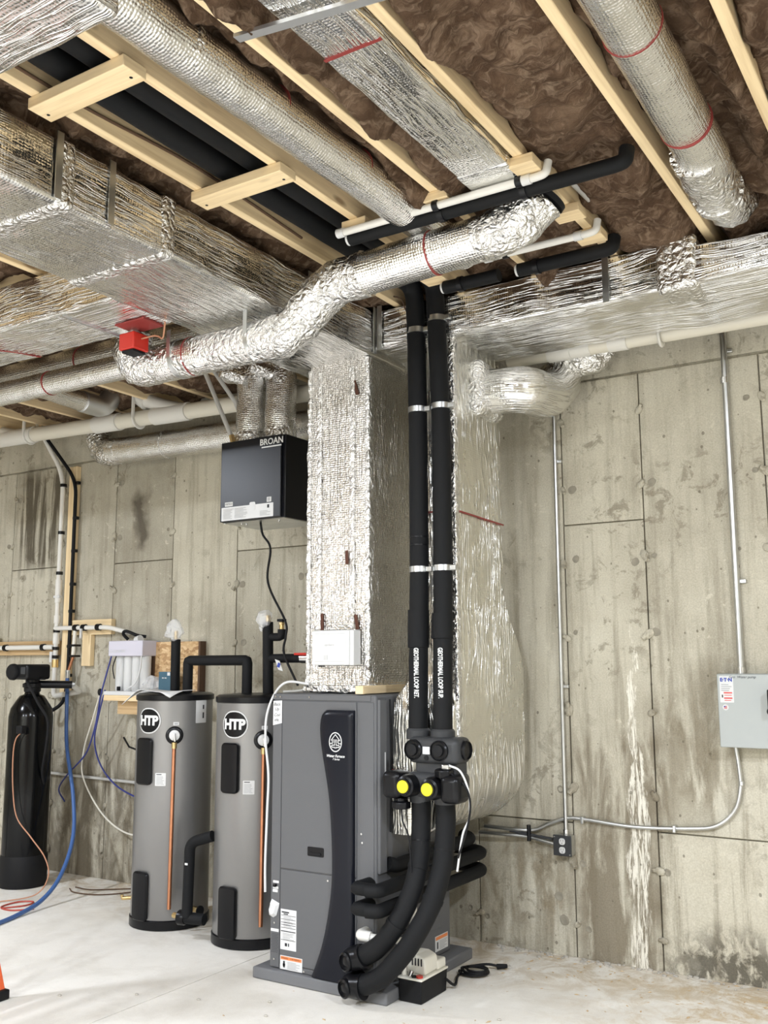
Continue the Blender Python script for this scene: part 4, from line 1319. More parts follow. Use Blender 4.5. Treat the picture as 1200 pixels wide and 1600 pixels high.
for i, (pts, label) in enumerate((([(-2.375, 4.085, 0.92), (-2.375, 4.08, 0.80), (-2.365, 4.05, 0.66), (-2.375, 3.995, 0.52), (-2.43, 3.95, 0.38), (-2.52, 3.935, 0.27), (-2.635, 3.925, 0.20)], 'upper black foam insulated hose from the flow center to the furnace'),
                                  ([(-2.245, 4.085, 0.92), (-2.245, 4.08, 0.78), (-2.25, 4.05, 0.62), (-2.28, 3.99, 0.46), (-2.36, 3.945, 0.30), (-2.47, 3.925, 0.17), (-2.56, 3.92, 0.11), (-2.635, 3.915, 0.088)], 'lower black foam insulated hose from the flow center to the furnace'))):
    G = thing('loop_hose', pts[-1], label, 'hose', 'insulated hoses below the flow center')
    sp = smoothpath(pts, 8)
    MB().tube(sp, 0.046, 20, True, 0.002, 12, i).build('foam_sleeve', 'black_foam', G, ang=80)
    for k in ((18, 32) if i == 0 else (22,)):
        MB().tube([sp[k], sp[k + 1]], 0.0495, 20).build('foam_joint', 'black_foam', G)
    for k in (12,):
        MB().tube([sp[k], sp[k] + (sp[k + 1] - sp[k]) * 0.2], 0.048, 18).build('cable_tie', 'black_plastic', G)
    e = Vector(pts[-1])
    el = MB().tube(fillet([(e.x + 0.035, e.y, e.z + (0.012 if i == 0 else 0.004)), (e.x - 0.035, e.y - 0.004, e.z - 0.006), (e.x - 0.045, FY + 0.01, e.z - 0.01)], 0.05), 0.051, 22).build('elbow', 'black_plastic', G)
    MB().lathe((e.x - 0.03, e.y - 0.03, e.z - 0.006), (-0.35, -1, -0.05), [(0.043, -0.01), (0.043, 0.016), (0.034, 0.022), (0.034, 0.012), (0, 0.012)], 24).build('union_cap', 'black_plastic', el)
    MB().tube([(e.x + 0.03, e.y, e.z + 0.012 * (1 - i)), (e.x + 0.045, e.y + 0.001, e.z + 0.018 * (1 - i) + 0.003)], 0.057, 22).build('clamp_ring', 'black_plastic', el)

# black insulated lines running along the furnace side
for i, z in enumerate((0.520, 0.430)):
    G = thing('insulated_line', (-2.5, 4.5, z), ['upper black foam insulated line along the furnace side', 'lower black foam insulated line along the furnace side'][i], 'pipe', 'insulated lines along the furnace side')
    MB().tube(fillet([(-2.62, FY + 0.015, z - 0.002), (-2.62, 3.90, z), (-2.515, 3.90, z)], 0.012, 2), 0.030, 16).build('elbow', 'black_foam', G)
    MB().tube(fillet([(-2.555, 3.885, z), (-2.50, 3.90, z), (-2.49, 4.95, z + 0.005), (-2.62, 5.0, z + 0.005), (-3.2, 5.0, z + 0.005)], 0.05, 4), 0.032, 16).build('foam_sleeve', 'black_foam', G)
G = MB().tube(fillet([(-2.57, 4.10, 0.60), (-2.55, 4.14, 0.585), (-2.54, 4.90, 0.60), (-2.62, 4.97, 0.60)], 0.04), 0.034, 16).build('insulated_line', 'black_foam', None)
tag(G, 'third black foam line tucked right under the curved riser', 'pipe', 'insulated lines along the furnace side')
T = thing('condensate_pipe', (-2.53, 4.1, 0.2), 'white plastic condensate pipe with elbows on the furnace side', 'pipe')
MB().tube(fillet([(-2.635, 3.96, 0.30), (-2.56, 3.975, 0.29), (-2.53, 4.06, 0.275), (-2.53, 4.20, 0.225)], 0.03), 0.018, 14).build('pipe', 'pvc_white', T)
MB().tube(fillet([(-2.638, FY + 0.01, 0.30), (-2.638, 3.955, 0.30), (-2.585, 3.968, 0.294)], 0.02), 0.025, 14).build('elbow', 'pvc_white', T)
MB().tube(fillet([(-2.53, 4.17, 0.236), (-2.53, 4.27, 0.20), (-2.53, 4.27, 0.31)], 0.03), 0.023, 14).build('elbow', 'pvc_white', T)
MB().tube([(-2.53, 4.27, 0.28), (-2.53, 4.26, 0.47)], 0.017, 14).build('pipe', 'pvc_white', T)
MB().tube([(-2.53, 4.20, 0.22), (-2.50, 4.20, 0.13)], 0.012, 12).build('drop_tube', 'white_plastic', T)
# condensate pump
K = thing('condensate_pump', (-2.44, 4.19, 0), 'small black and cream condensate pump on the floor beside the pad', 'pump')
mb = MB()
b0 = [(-2.502, 4.085), (-2.385, 4.085), (-2.385, 4.325), (-2.502, 4.325)]
cx, cy = -2.4435, 4.205
mb.v = [(x, y, 0.0) for x, y in b0] + [(cx + (x - cx) * 1.06, cy + (y - cy) * 1.05, 0.102) for x, y in b0]
for q in ((3, 2, 1, 0), (4, 5, 6, 7), (0, 1, 5, 4), (1, 2, 6, 5), (2, 3, 7, 6), (3, 0, 4, 7)):
    mb.face(q)
mb.build('tank', 'black_matte', K, bevel=0.006)
MB().box(-2.508, -2.378, 4.078, 4.332, 0.101, 0.111).build('lid', 'cream_plastic', K, bevel=0.003)
mh = MB().prism([(-2.50, 4.14, 0.111), (-2.395, 4.14, 0.111), (-2.395, 4.14, 0.165), (-2.40, 4.14, 0.182), (-2.44, 4.14, 0.197), (-2.485, 4.14, 0.197), (-2.50, 4.14, 0.182)], (0, 0.12, 0)).build('motor_cover', 'cream_plastic', K, bevel=0.008, seg=3)
MB().box(-2.495, -2.385, 4.245, 4.325, 0.110, 0.155).build('rear_cover', 'cream_plastic', K, bevel=0.01, seg=3)
for i in range(4):
    MB().box(-2.465 + i * 0.016, -2.459 + i * 0.016, 4.137, 4.142, 0.150, 0.182).build('vent_slot', 'ink', mh)
MB().cyl((-2.405, 4.105, 0.110), (-2.405, 4.105, 0.120), 0.016, 18).build('red_button', 'red_plastic', K)
MB().tube([(-2.455, 4.105, 0.111), (-2.448, 4.11, 0.135)], 0.012, 12).build('outlet_barb', 'bare_steel', K)
MB().cyl((-2.43, 4.098, 0.110), (-2.43, 4.098, 0.118), 0.012, 12).build('knob', 'black_matte', K)
MB().cyl((-2.49, 4.108, 0.111), (-2.49, 4.108, 0.16), 0.012, 14).build('inlet_tube', 'cream_plastic', K)
pts = [(-2.385, 4.31, 0.06), (-2.36, 4.36, 0.02), (-2.42, 4.50, 0.012), (-2.44, 4.58, 0.012)]
for k in range(3):
    for a in range(0, 360, 30):
        rr_ = 0.075 - 0.012 * k
        pts.append((-2.385 + rr_ * math.cos(rad(a + 200)) + 0.01 * k, 4.61 + rr_ * 0.9 * math.sin(rad(a + 200)), 0.012 + 0.007 * k + 0.006 * (a / 360)))
pts += [(-2.36, 4.70, 0.03), (-2.31, 4.735, 0.02)]
CD = thing('pump_cord', (-2.385, 4.61, 0), 'coiled black power cord with plug lying beside the small pump', 'cord')
MB().tube(smoothpath(pts, 5), 0.0065, 8).build('cord', 'black_matte', CD)
MB().tube([(-2.315, 4.73, 0.018), (-2.285, 4.755, 0.018), (-2.275, 4.765, 0.018)], (lambda u: 0.014 - 0.004 * u), 10).build('plug', 'black_matte', CD)
for d in (-0.005, 0.005):
    MB().tube([(-2.278 + d, 4.763 - d, 0.018), (-2.262 + d, 4.780 - d, 0.018)], 0.0022, 6).build('prong', 'bare_steel', CD)

# ------------------------------------------------------------------ water heaters
HR_ = 0.232
hx, hy = -4.425, 4.55
Hh = thing('water_heater', (hx, hy, 0), 'left grey water heater with papers lying on its top', 'water heater', 'pair of tall grey water heaters')


def ha(a, z, dr=0.0, vt=False):
    return cylmap(hx, hy, HR_ + dr, a, z, vt)


MB().lathe((hx, hy, 0), (0, 0, 1), [(HR_ - 0.002, 0.055), (HR_, 0.06), (HR_, 1.325)], 64).build('jacket', 'tank_grey', Hh)
MB().lathe((hx, hy, 0), (0, 0, 1), [(HR_ - 0.01, 0.0), (HR_ + 0.006, 0.004), (HR_ + 0.006, 0.052), (HR_, 0.058), (HR_ - 0.02, 0.06)], 64).build('base_ring', 'black_plastic', Hh)
MB().lathe((hx, hy, 0), (0, 0, 1), [(HR_, 1.322), (HR_ + 0.008, 1.326), (HR_ + 0.008, 1.355), (HR_ - 0.01, 1.366), (0.15, 1.372), (0.0, 1.374)], 64).build('lid', 'black_plastic', Hh)
bd = patch(ha(-42, 1.205), 0.172, 0.152, 0.076, 0.003, 16).build('badge', 'white_plastic', Hh)
bk = patch(ha(-42, 1.205, 0.003), 0.158, 0.138, 0.069, 0.0015, 16).build('badge_face', 'black_plastic', Hh)
text('lettering', 'HTP', 0.076, ha(-42, 1.204, 0.0045), 'white_plastic', bk, bold=0.004, n=0.001, cut=0.012)
for z, hgt in ((0.965, 0.275), (0.19, 0.275)):
    cv = patch(ha(-47, z), 0.118, hgt, 0.024, 0.022, 10, 0.008).build('element_cover', 'black_plastic', Hh)
    for dz in (hgt / 2 - 0.010, -hgt / 2 + 0.012):
        patch(ha(-47, z + dz, 0.014), 0.009, 0.009, 0.004, 0.006, 4).build('cover_screw', 'bare_steel', cv)
mb = MB()
dl = ha(0, 1.12)
o_, n_ = dl(0, 0, 0), (dl(0, 0, 1) - dl(0, 0, 0))
rg = MB().lathe(o_, n_, [(0.053, -0.01), (0.053, 0.006), (0.048, 0.01), (0.037, 0.012), (0.037, 0.004), (0, 0.004)], 30).build('valve_ring', 'black_plastic', Hh)
MB().lathe(o_ + n_ * 0.004, n_, [(0.033, 0), (0.031, 0.012), (0.012, 0.018), (0, 0.018)], 24).build('relief_valve', 'white_plastic', rg)
MB().tube([dl(0, 0.012, 0.025), dl(0.004, -0.035, 0.03)], 0.006, 8).build('test_lever', 'bare_steel', rg)
MB().tube([dl(0, -0.04, 0.03), dl(0, -0.075, 0.03)], 0.016, 12).build('fitting', 'brass', Hh)
MB().tube([dl(0, -0.06, 0.03), dl(-0.003, -0.99, 0.03)], 0.012, 12).build('discharge_pipe', 'copper', Hh)
lb = patch(ha(2, 1.188), 0.034, 0.02, 0.002, 0.0008).build('small_label', 'paper', Hh)
strips('print', ha(2, 1.188, 0.0008), [(-0.01, -0.005, 0.01, 0.005)], 'grey_ink', lb)
lb = patch(ha(-19, 0.862), 0.066, 0.075, 0.003, 0.0008).build('caution_label', 'paper', Hh)
printed(ha(-19, 0.862, 0.0008), 0.05, 0.02, -0.032, 7, lb)
printed(ha(-19, 0.862, 0.0008), 0.05, 0.034, 0.024, 1, lb, 'ink')
dv = ha(38, 0.105)
MB().tube([dv(0, 0, -0.01), dv(0, 0, 0.05)], 0.017, 12).build('drain_valve', 'brass', Hh)
MB().lathe(dv(0, 0, 0.05), dv(0, 0, 1) - dv(0, 0, 0), [(0.028, 0), (0.028, 0.008), (0, 0.01)], 12).build('valve_handle', 'black_matte', Hh)
lb = patch(ha(34, 0.067), 0.10, 0.046, 0.003, 0.0008).build('foot_label', 'paper', Hh)
printed(ha(34, 0.067, 0.0008), 0.08, 0.016, -0.016, 4, lb)
H2 = copy_tree(Hh, (0.685, -0.03, 0))
H2['label'] = 'right grey water heater standing next to the furnace'
H2.rotation_euler = (0, 0, math.atan2(4.55, -4.425) - math.atan2(4.52, -3.74) + 0.0)
for ch in list(H2.children):
    if ch.name.startswith(('foot_label', 'drain_valve', 'valve_handle')):
        for g in list(ch.children):
            bpy.data.objects.remove(g, do_unlink=True)
        bpy.data.objects.remove(ch, do_unlink=True)
# extras on the left one
lb = patch(ha(43, 1.265), 0.086, 0.155, 0.004, 0.001).build('rating_label', 'label_silver', Hh)
strips('print', ha(43, 1.265, 0.001), [(0.008, -0.05, 0.02, -0.015), (0.008, 0.005, 0.02, 0.03)], 'ink', lb)
sv = ha(-88, 0.15)
MB().tube([sv(0, 0, -0.01), sv(0, 0, 0.05), sv(0.0, 0.02, 0.05)], 0.012, 10).build('spigot', 'brass', Hh)
T = thing('left_riser_pipe', (-4.50, 4.62, 1.37), 'black foam insulated stub pipe rising from the left water heater', 'pipe')
MB().tube([(-4.50, 4.62, 1.37), (-4.505, 4.62, 1.70)], 0.030, 16).build('foam_sleeve', 'black_foam', T)
MB().tube([(-4.505, 4.62, 1.69), (-4.505, 4.62, 1.755)], 0.014, 12).build('brass_end', 'brass', T)
mb = MB().ball((-4.515, 4.615, 1.755), 0.062, 18, (1, 0.8, 1.05))
for i in range(len(mb.v)):
    q = Vector(mb.v[i])
    mb.v[i] = tuple(q + Vector((nz(q, 26), nz(q, 26, 5), nz(q, 26, 9))) * 0.026)
tag(mb.build('plastic_bag', 'clear_bag', None, ang=20), 'clear plastic bag tied over the left stub pipe end', 'bag')
T = thing('crossover_pipe', (-4.1, 4.57, 1.37), 'black foam insulated crossover pipe linking both water heater tops', 'pipe')
MB().tube(fillet([(-4.335, 4.56, 1.37), (-4.335, 4.56, 1.565), (-3.845, 4.55, 1.565), (-3.845, 4.55, 1.365)], 0.014, 2), 0.031, 16).build('foam_sleeve', 'black_foam', T, ang=25)
T = thing('manifold_pipe', (-3.68, 4.56, 1.37), 'black foam insulated riser with brass relief valve and side branch', 'pipe')
MB().tube([(-3.69, 4.56, 1.365), (-3.70, 4.56, 1.79)], 0.032, 16).build('foam_sleeve', 'black_foam', T)
MB().tube([(-3.70, 4.56, 1.78), (-3.70, 4.56, 1.83)], 0.016, 12).build('brass_end', 'brass', T)
MB().tube(fillet([(-3.70, 4.56, 1.70), (-3.595, 4.56, 1.70), (-3.595, 4.56, 1.745)], 0.014, 2), 0.024, 14).build('branch_elbow', 'black_foam', T, ang=25)
MB().lathe((-3.595, 4.56, 1.735), (0, 0, 1), [(0.012, 0), (0.015, 0.015), (0.012, 0.03), (0.017, 0.04), (0.012, 0.06)], 12).build('vent_valve', 'brass', T)
MB().cyl((-3.595, 4.56, 1.79), (-3.595, 4.56, 1.805), 0.028, 8).build('vent_cap', 'black_matte', T)
MB().tube([(-3.70, 4.56, 1.575), (-3.30, 4.56, 1.575)], 0.026, 14).build('side_branch', 'black_foam', T)
MB().tube([(-3.44, 4.555, 1.575), (-3.38, 4.555, 1.575)], 0.03, 12).build('valve_body', 'bare_steel', T)
MB().box(-3.47, -3.38, 4.515, 4.53, 1.592, 1.606).build('red_lever', 'red_plastic', T, bevel=0.004)
MB().prism([(-3.61, 4.52, 1.57), (-3.575, 4.52, 1.56), (-3.55, 4.52, 1.50), (-3.585, 4.52, 1.51)], (0, -0.001, 0)).build('paper_tag', 'paper', T)
strips('print', planemap((-3.58, 4.518, 1.535), (1, 0, -0.4), (0.4, 0, 1)), [(-0.01, -0.012, 0.01, 0.014)], 'blue_ink', T)
mb = MB().ball((-3.72, 4.55, 1.80), 0.05, 16, (0.9, 0.8, 1.3))
for i in range(len(mb.v)):
    q = Vector(mb.v[i])
    mb.v[i] = tuple(q + Vector((nz(q, 26), nz(q, 26, 5), nz(q, 26, 9))) * 0.026)
tag(mb.build('plastic_bag', 'clear_bag', None, ang=20), 'clear plastic bag over the top of the brass relief riser', 'bag')
T = thing('lower_link_pipe', (-4.05, 4.30, 0.1), 'black foam insulated pipe bent down between the water heaters near floor', 'pipe')
MB().tube(fillet([(-3.90, 4.34, 0.575), (-4.045, 4.31, 0.53), (-4.045, 4.30, 0.125)], 0.05), 0.031, 16).build('foam_sleeve', 'black_foam', T)
MB().tube([(-4.09, 4.30, 0.118), (-3.94, 4.33, 0.118)], 0.032, 16).build('foam_joint', 'black_foam', T)
MB().lathe((-4.10, 4.30, 0.118), (1, 0.1, 0), [(0.042, 0), (0.042, 0.03), (0.036, 0.045)], 12).build('union_nut', 'black_plastic', T)
MB().tube([(-4.16, 4.315, 0.118), (-4.09, 4.302, 0.118)], 0.017, 12).build('fitting', 'brass', T)
patch(planemap((-4.03, 4.268, 0.42), (1, 0, 0), (0, 0, 1)), 0.022, 0.012, 0.002, 0.002).build('small_label', 'paper', T)
# papers on the left heater
mb = MB()
U, V = 14, 10
for i in range(U + 1):
    for j in range(V + 1):
        u, v = i / U, j / V
        x = -4.70 + 0.44 * u + 0.05 * v
        y = 4.36 + 0.17 * v + 0.03 * math.sin(u * 5)
        z = 1.376 + 0.006 + 0.005 * math.sin(u * 6 + v * 2)
        rd = math.hypot(x - hx, y - hy)
        if rd > HR_:
            z -= (rd - HR_) * 0.85
        mb.v.append((x, y, z))
for i in range(U):
    for j in range(V):
        a = i * (V + 1) + j
        mb.face([a, a + V + 1, a + V + 2, a + 1])
PP = mb.build('paper_sheets', 'paper', None, ang=60)
md = PP.modifiers.new('solid', 'SOLIDIFY')
md.thickness = 0.003
tag(PP, 'white printed sheets draped on top of the left water heater', 'paper')

# ------------------------------------------------------------------ filter shelf
T = thing('filter_shelf', (-5.1, 5.0, 1.29), 'narrow white topped wood shelf on the wall behind the left heater', 'shelf')
MB().box(-5.52, -4.72, 4.93, 5.14, 1.325, 1.352).build('shelf_top', 'white_plastic', T, bevel=0.002)
MB().box(-5.51, -4.72, 4.935, 4.965, 1.285, 1.325).build('shelf_rail', 'lumber', T, bevel=0.002)
MB().box(-5.43, -4.9, 5.0, 5.04, 1.19, 1.325).build('bracket', 'lumber_dark', T)
MB().ball((-5.53, 4.92, 1.345), 0.022, 12, (0.8, 0.8, 1.2)).build('peg_knob', 'black_matte', T)
Q = thing('water_filter', (-5.31, 5.03, 1.352), 'white four cartridge water filter standing on the shelf', 'water filter')
MB().box(-5.505, -5.16, 4.96, 5.13, 1.60, 1.71).build('housing', 'lilac_plastic', Q, bevel=0.006)
text('lettering', 'AQUASURE', 0.032, front(-5.41, 4.959, 1.635), 'label_silver', Q)
for i in range(4):
    x = -5.44 + i * 0.083
    MB().lathe((x, 5.03, 1.352), (0, 0, 1), [(0.034, 0), (0.038, 0.01), (0.038, 0.245), (0.034, 0.25)], 22).build('cartridge', 'white_plastic', Q)
MB().tube([(-5.26, 5.0, 1.71), (-5.22, 5.0, 1.722)], 0.03, 12).build('top_cap', 'white_plastic', Q)
MB().tube(smoothpath([(-5.40, 5.05, 1.72), (-5.42, 5.02, 1.76), (-5.37, 5.0, 1.78), (-5.30, 5.04, 1.75), (-5.25, 5.08, 1.74)], 6), 0.012, 8).build('top_hose', 'black_matte', Q)
MB().tube(smoothpath([(-5.175, 4.97, 1.60), (-5.165, 4.95, 1.50), (-5.20, 4.94, 1.41), (-5.30, 4.94, 1.36)], 6), 0.006, 8).build('white_tube', 'white_plastic', Q)
MB().tube(smoothpath([(-5.42, 4.96, 1.60), (-5.44, 4.95, 1.52), (-5.42, 4.95, 1.44)], 6), 0.004, 8).build('black_wire', 'black_matte', Q)
MB().box(-5.405, -5.385, 4.96, 4.98, 1.355, 1.385).build('connector', 'black_matte', Q, bevel=0.003)
BB = thing('osb_panel', (-4.95, 5.12, 1.2), 'square of oriented strand board fixed to the concrete wall', 'board')
MB().box(-5.17, -4.74, 5.095, 5.118, 1.28, 1.70).build('board', 'osb_board', BB)
MB().box(-4.742, -4.725, 5.085, WY, 1.28, 1.70).build('edge_strip', 'cardboard_brown', BB)
MB().box(-5.19, -5.165, 5.085, WY, 1.28, 1.70).build('edge_strip', 'cardboard_brown', BB)
tb = thing('teal_carton', (-4.93, 5.0, 1.352), 'small dark teal carton standing on the shelf before the board', 'carton')
MB().box(-5.0, -4.87, 4.97, 5.04, 1.352, 1.49).build('carton', 'teal_card', tb, bevel=0.002)
patch(front(-4.905, 4.97, 1.475), 0.026, 0.022, 0.001, 0.001).build('sticker', 'paper', tb)
strips('print', front(-4.945, 4.97, 1.447), [(-0.022, -0.003, -0.004, 0.004), (0.002, -0.003, 0.022, 0.004)], 'white_plastic', tb)
mb = MB().ball((-5.08, 5.0, 1.405), 0.075, 20, (1.0, 0.7, 0.75))
for i in range(len(mb.v)):
    q = Vector(mb.v[i])
    q = q + Vector((nz(q, 24), nz(q, 24, 5), nz(q, 24, 9))) * 0.03
    q.z = max(q.z, 1.353)
    mb.v[i] = tuple(q)
tag(mb.build('crumpled_bag', 'clear_bag', None, ang=15), 'crumpled clear bag between the filter and the teal carton', 'bag')

# ------------------------------------------------------------------ softener tank
Z0 = (-6.02, 4.72)
K = thing('softener_tank', (Z0[0], Z0[1], 0), 'tall black softener tank with digital valve head at far left', 'tank')
tr_ = 0.155
MB().lathe((*Z0, 0), (0, 0, 1), [(tr_ + 0.004, 0.0), (tr_ + 0.008, 0.01), (tr_ + 0.006, 0.20), (tr_ + 0.002, 0.215)], 40).build('foot_boot', 'black_matte', K)
MB().lathe((*Z0, 0), (0, 0, 1), [(tr_ - 0.01, 0.05), (tr_, 0.215), (tr_, 1.17), (tr_ - 0.012, 1.23), (tr_ - 0.05, 1.29), (0.085, 1.318), (0.055, 1.33), (0.05, 1.35)], 40).build('pressure_vessel', 'black_fibreglass', K)
MB().lathe((*Z0, 1.345), (0, 0, 1), [(0.055, 0), (0.06, 0.008), (0.06, 0.03), (0.07, 0.035), (0.07, 0.06), (0.05, 0.07), (0.05, 0.11)], 24).build('valve_neck', 'black_plastic', K)
MB().box(Z0[0] - 0.09, Z0[0] + 0.10, Z0[1] - 0.13, Z0[1] + 0.08, 1.435, 1.545).build('valve_head', 'black_plastic', K, bevel=0.02, seg=3)
MB().lathe((Z0[0] - 0.055, Z0[1] - 0.125, 1.49), (0, -1, 0), [(0.06, 0), (0.058, 0.02), (0.05, 0.03), (0, 0.032)], 26).build('head_cap', 'black_matte', K)
patch(front(Z0[0] + 0.055, Z0[1] - 0.13, 1.50), 0.05, 0.05, 0.004, 0.003).build('display', 'body_grey', K)
MB().tube([(Z0[0] + 0.03, Z0[1] + 0.02, 1.40), (Z0[0] + 0.19, Z0[1] + 0.20, 1.395)], 0.028, 14).build('bypass_valve', 'black_plastic', K)
MB().box(Z0[0] + 0.04, Z0[0] + 0.12, Z0[1] - 0.02, Z0[1] + 0.02, 1.432, 1.445).build('bypass_lever', 'black_matte', K, bevel=0.004)
MB().tube(smoothpath([(Z0[0] + 0.06, Z0[1] - 0.10, 1.43), (Z0[0] + 0.13, Z0[1] - 0.12, 1.38), (Z0[0] + 0.20, Z0[1] - 0.10, 1.27), (Z0[0] + 0.26, Z0[1] - 0.06, 1.15), (Z0[0] + 0.245, Z0[1] - 0.05, 0.98), (Z0[0] + 0.18, Z0[1] - 0.02, 0.80), (Z0[0] + 0.15, Z0[1] + 0.02, 0.70)], 8), 0.010, 8).build('drain_hose', 'black_matte', K)
MB().tube([(Z0[0], Z0[1] - 0.156, 0.2), (Z0[0] + 0.001, Z0[1] - 0.1565, 1.2)], 0.0015, 4).build('seam', 'black_matte', K)
OC = thing('orange_cord', (-5.8, 4.50, 0), 'thin orange brown cord hanging from a black plug over the tank', 'cord')
mb = MB().tube(smoothpath([(-5.875, 4.535, 1.075), (-5.93, 4.53, 1.02), (-5.955, 4.535, 0.90), (-5.93, 4.53, 0.68), (-5.86, 4.52, 0.50), (-5.70, 4.52, 0.38), (-5.56, 4.53, 0.26), (-5.52, 4.53, 0.14), (-5.58, 4.48, 0.03), (-5.70, 4.30, 0.008), (-5.80, 4.15, 0.008)], 8), 0.0042, 8)
mb.build('cord', 'orange_cord', OC)
MB().box(-5.895, -5.835, 4.50, 4.545, 1.065, 1.12).build('plug', 'black_matte', OC, bevel=0.006)
tag(MB().tube(smoothpath([(-5.55, 4.20, 0.006), (-5.48, 4.33, 0.006), (-5.52, 4.42, 0.006), (-5.60, 4.36, 0.006), (-5.58, 4.22, 0.006), (-5.45, 4.20, 0.006), (-5.36, 4.30, 0.006)], 8), 0.005, 8).build('red_wire', 'red_cord', None), 'small loop of red wire lying on the floor at left', 'cord')
tag(MB().tube(smoothpath([(-5.62, 4.85, 0.006), (-5.45, 4.86, 0.006), (-5.20, 5.05, 0.006), (-5.17, 4.95, 0.006), (-5.30, 4.78, 0.006), (-5.50, 4.74, 0.006), (-5.62, 4.80, 0.006)], 8), 0.004, 8).build('brown_wire', 'cardboard_brown', None), 'thin brown wire loop on the floor by the wall', 'wire')

# ------------------------------------------------------------------ water lines on the wall
T = thing('lumber_post', (-6.165, 5.12, 1.33), 'long upright lumber board on the wall carrying water lines', 'lumber')
MB().box(-6.185, -6.10, 5.10, 5.144, 1.32, 3.10).build('board', 'lumber', T, bevel=0.003)
PX = thing('white_water_line', (-6.22, 5.07, 1.4), 'white plastic water line with black clips running up the post', 'pipe')
MB().tube(fillet([(-6.42, 4.98, 3.42), (-6.36, 5.02, 3.28), (-6.225, 5.075, 3.04), (-6.22, 5.075, 1.36)], 0.15), 0.019, 14).build('pipe', 'pvc_white', PX)
for z0, z1, m_ in ((2.02, 2.20, 'pvc_white'), (1.70, 1.78, 'pvc_white'), (1.86, 1.92, 'pvc_white'), (1.52, 1.58, 'brass')):
    MB().tube([(-6.22, 5.075, z0), (-6.22, 5.075, z1)], 0.026, 14).build('fitting', m_, PX)
MB().box(-6.25, -6.18, 5.05, 5.08, 2.055, 2.075).build('valve_handle', 'white_plastic', PX, bevel=0.004)
for z in (2.95, 2.57, 2.25, 1.80, 1.665, 1.60):
    MB().tube([(-6.22, 5.075, z - 0.012), (-6.22, 5.075, z + 0.012)], 0.027, 14).build('pipe_clip', 'black_plastic', PX)
MB().tube([(-6.27, 5.08, 1.64), (-6.27, 5.08, 1.56)], 0.018, 12).build('gauge_stub', 'white_plastic', PX)
MB().tube(fillet([(-6.22, 5.075, 1.38), (-6.22, 5.075, 1.30), (-5.9, 5.06, 1.34), (-5.86, 4.95, 1.39)], 0.04), 0.02, 12).build('elbow', 'pvc_white', PX)
BL = thing('black_cable', (-6.10, 5.08, 1.2), 'black cable clipped to the right edge of the lumber post', 'cable')
MB().tube(fillet([(-6.42, 4.97, 3.42), (-6.30, 5.0, 3.28), (-6.085, 5.085, 2.98), (-6.085, 5.09, 1.45), (-6.10, 5.08, 1.25), (-6.2, 5.0, 1.17), (-6.25, 4.95, 1.22), (-6.22, 4.9, 1.35)], 0.12), 0.014, 10).build('cable', 'black_matte', BL)
for z in (2.96, 2.68, 2.42, 2.16, 1.95, 1.68, 1.46):
    MB().box(-6.105, -6.06, 5.08, 5.112, z - 0.012, z + 0.012).build('cable_clip', 'black_plastic', BL, bevel=0.003)
T = thing('wall_rail', (-6.7, 5.12, 1.65), 'horizontal lumber rail with white water line at the far left wall', 'lumber')
MB().box(-7.6, -6.22, 5.10, 5.144, 1.615, 1.725).build('board', 'lumber_dark', T, bevel=0.003)
MB().tube([(-7.6, 5.07, 1.675), (-6.24, 5.07, 1.675)], 0.019, 14).build('pipe', 'pvc_white', T)
for x in (-6.82, -6.36, -7.1):
    MB().tube([(x - 0.016, 5.07, 1.675), (x + 0.016, 5.07, 1.675)], 0.027, 14).build('pipe_clip', 'black_plastic', T)
MB().box(-7.01, -6.95, 5.04, 5.06, 1.70, 1.80).build('yellow_valve', 'yellow_plastic', T, bevel=0.006)
T = thing('wall_manifold', (-5.87, 5.12, 1.8), 'short lumber boards with white water line and small valve', 'lumber')
MB().box(-6.09, -5.64, 5.10, 5.144, 1.765, 1.88).build('board', 'lumber', T, bevel=0.003)
MB().box(-5.955, -5.86, 5.102, 5.144, 1.53, 1.765).build('board', 'lumber', T, bevel=0.003)
MB().tube(fillet([(-6.22, 5.06, 1.82), (-5.62, 5.06, 1.815), (-5.50, 5.06, 1.79), (-5.40, 5.06, 1.77)], 0.06), 0.017, 14).build('pipe', 'pvc_white', T)
for x in (-5.98, -5.89, -5.73):
    MB().tube([(x - 0.018, 5.06, 1.818), (x + 0.018, 5.06, 1.818)], 0.026, 14).build('pipe_clip', 'black_plastic', T)
MB().tube([(-5.99, 5.06, 1.80), (-6.0, 5.06, 1.60)], 0.015, 12).build('drop_pipe', 'cream_plastic', T)
MB().tube([(-6.0, 5.06, 1.60), (-6.03, 5.05, 1.50)], 0.011, 10).build('hose_bib', 'copper', T)
for z in (1.685, 1.605):
    MB().box(-6.03, -5.965, 5.045, 5.10, z - 0.008, z + 0.008).build('pipe_clip', 'black_plastic', T)
MB().box(-5.895, -5.88, 5.02, 5.04, 1.735, 1.81).build('valve_handle', 'white_plastic', T, bevel=0.004)
BH = thing('blue_hose', (-6.0, 5.04, 0.1), 'blue garden hose dropping from the wall valve to the floor', 'hose')
MB().tube(smoothpath([(-6.035, 5.045, 1.46), (-6.01, 5.03, 1.25), (-5.93, 4.98, 0.95), (-5.72, 4.88, 0.62), (-5.55, 4.75, 0.36), (-5.42, 4.55, 0.16), (-5.35, 4.35, 0.05), (-5.28, 4.10, 0.014), (-5.2, 3.85, 0.014), (-5.1, 3.5, 0.014)], 8), 0.014, 10).build('hose', 'blue_hose', BH)
MB().tube([(-6.035, 5.045, 1.50), (-6.035, 5.045, 1.44)], 0.019, 12).build('coupling', 'bare_steel', BH)
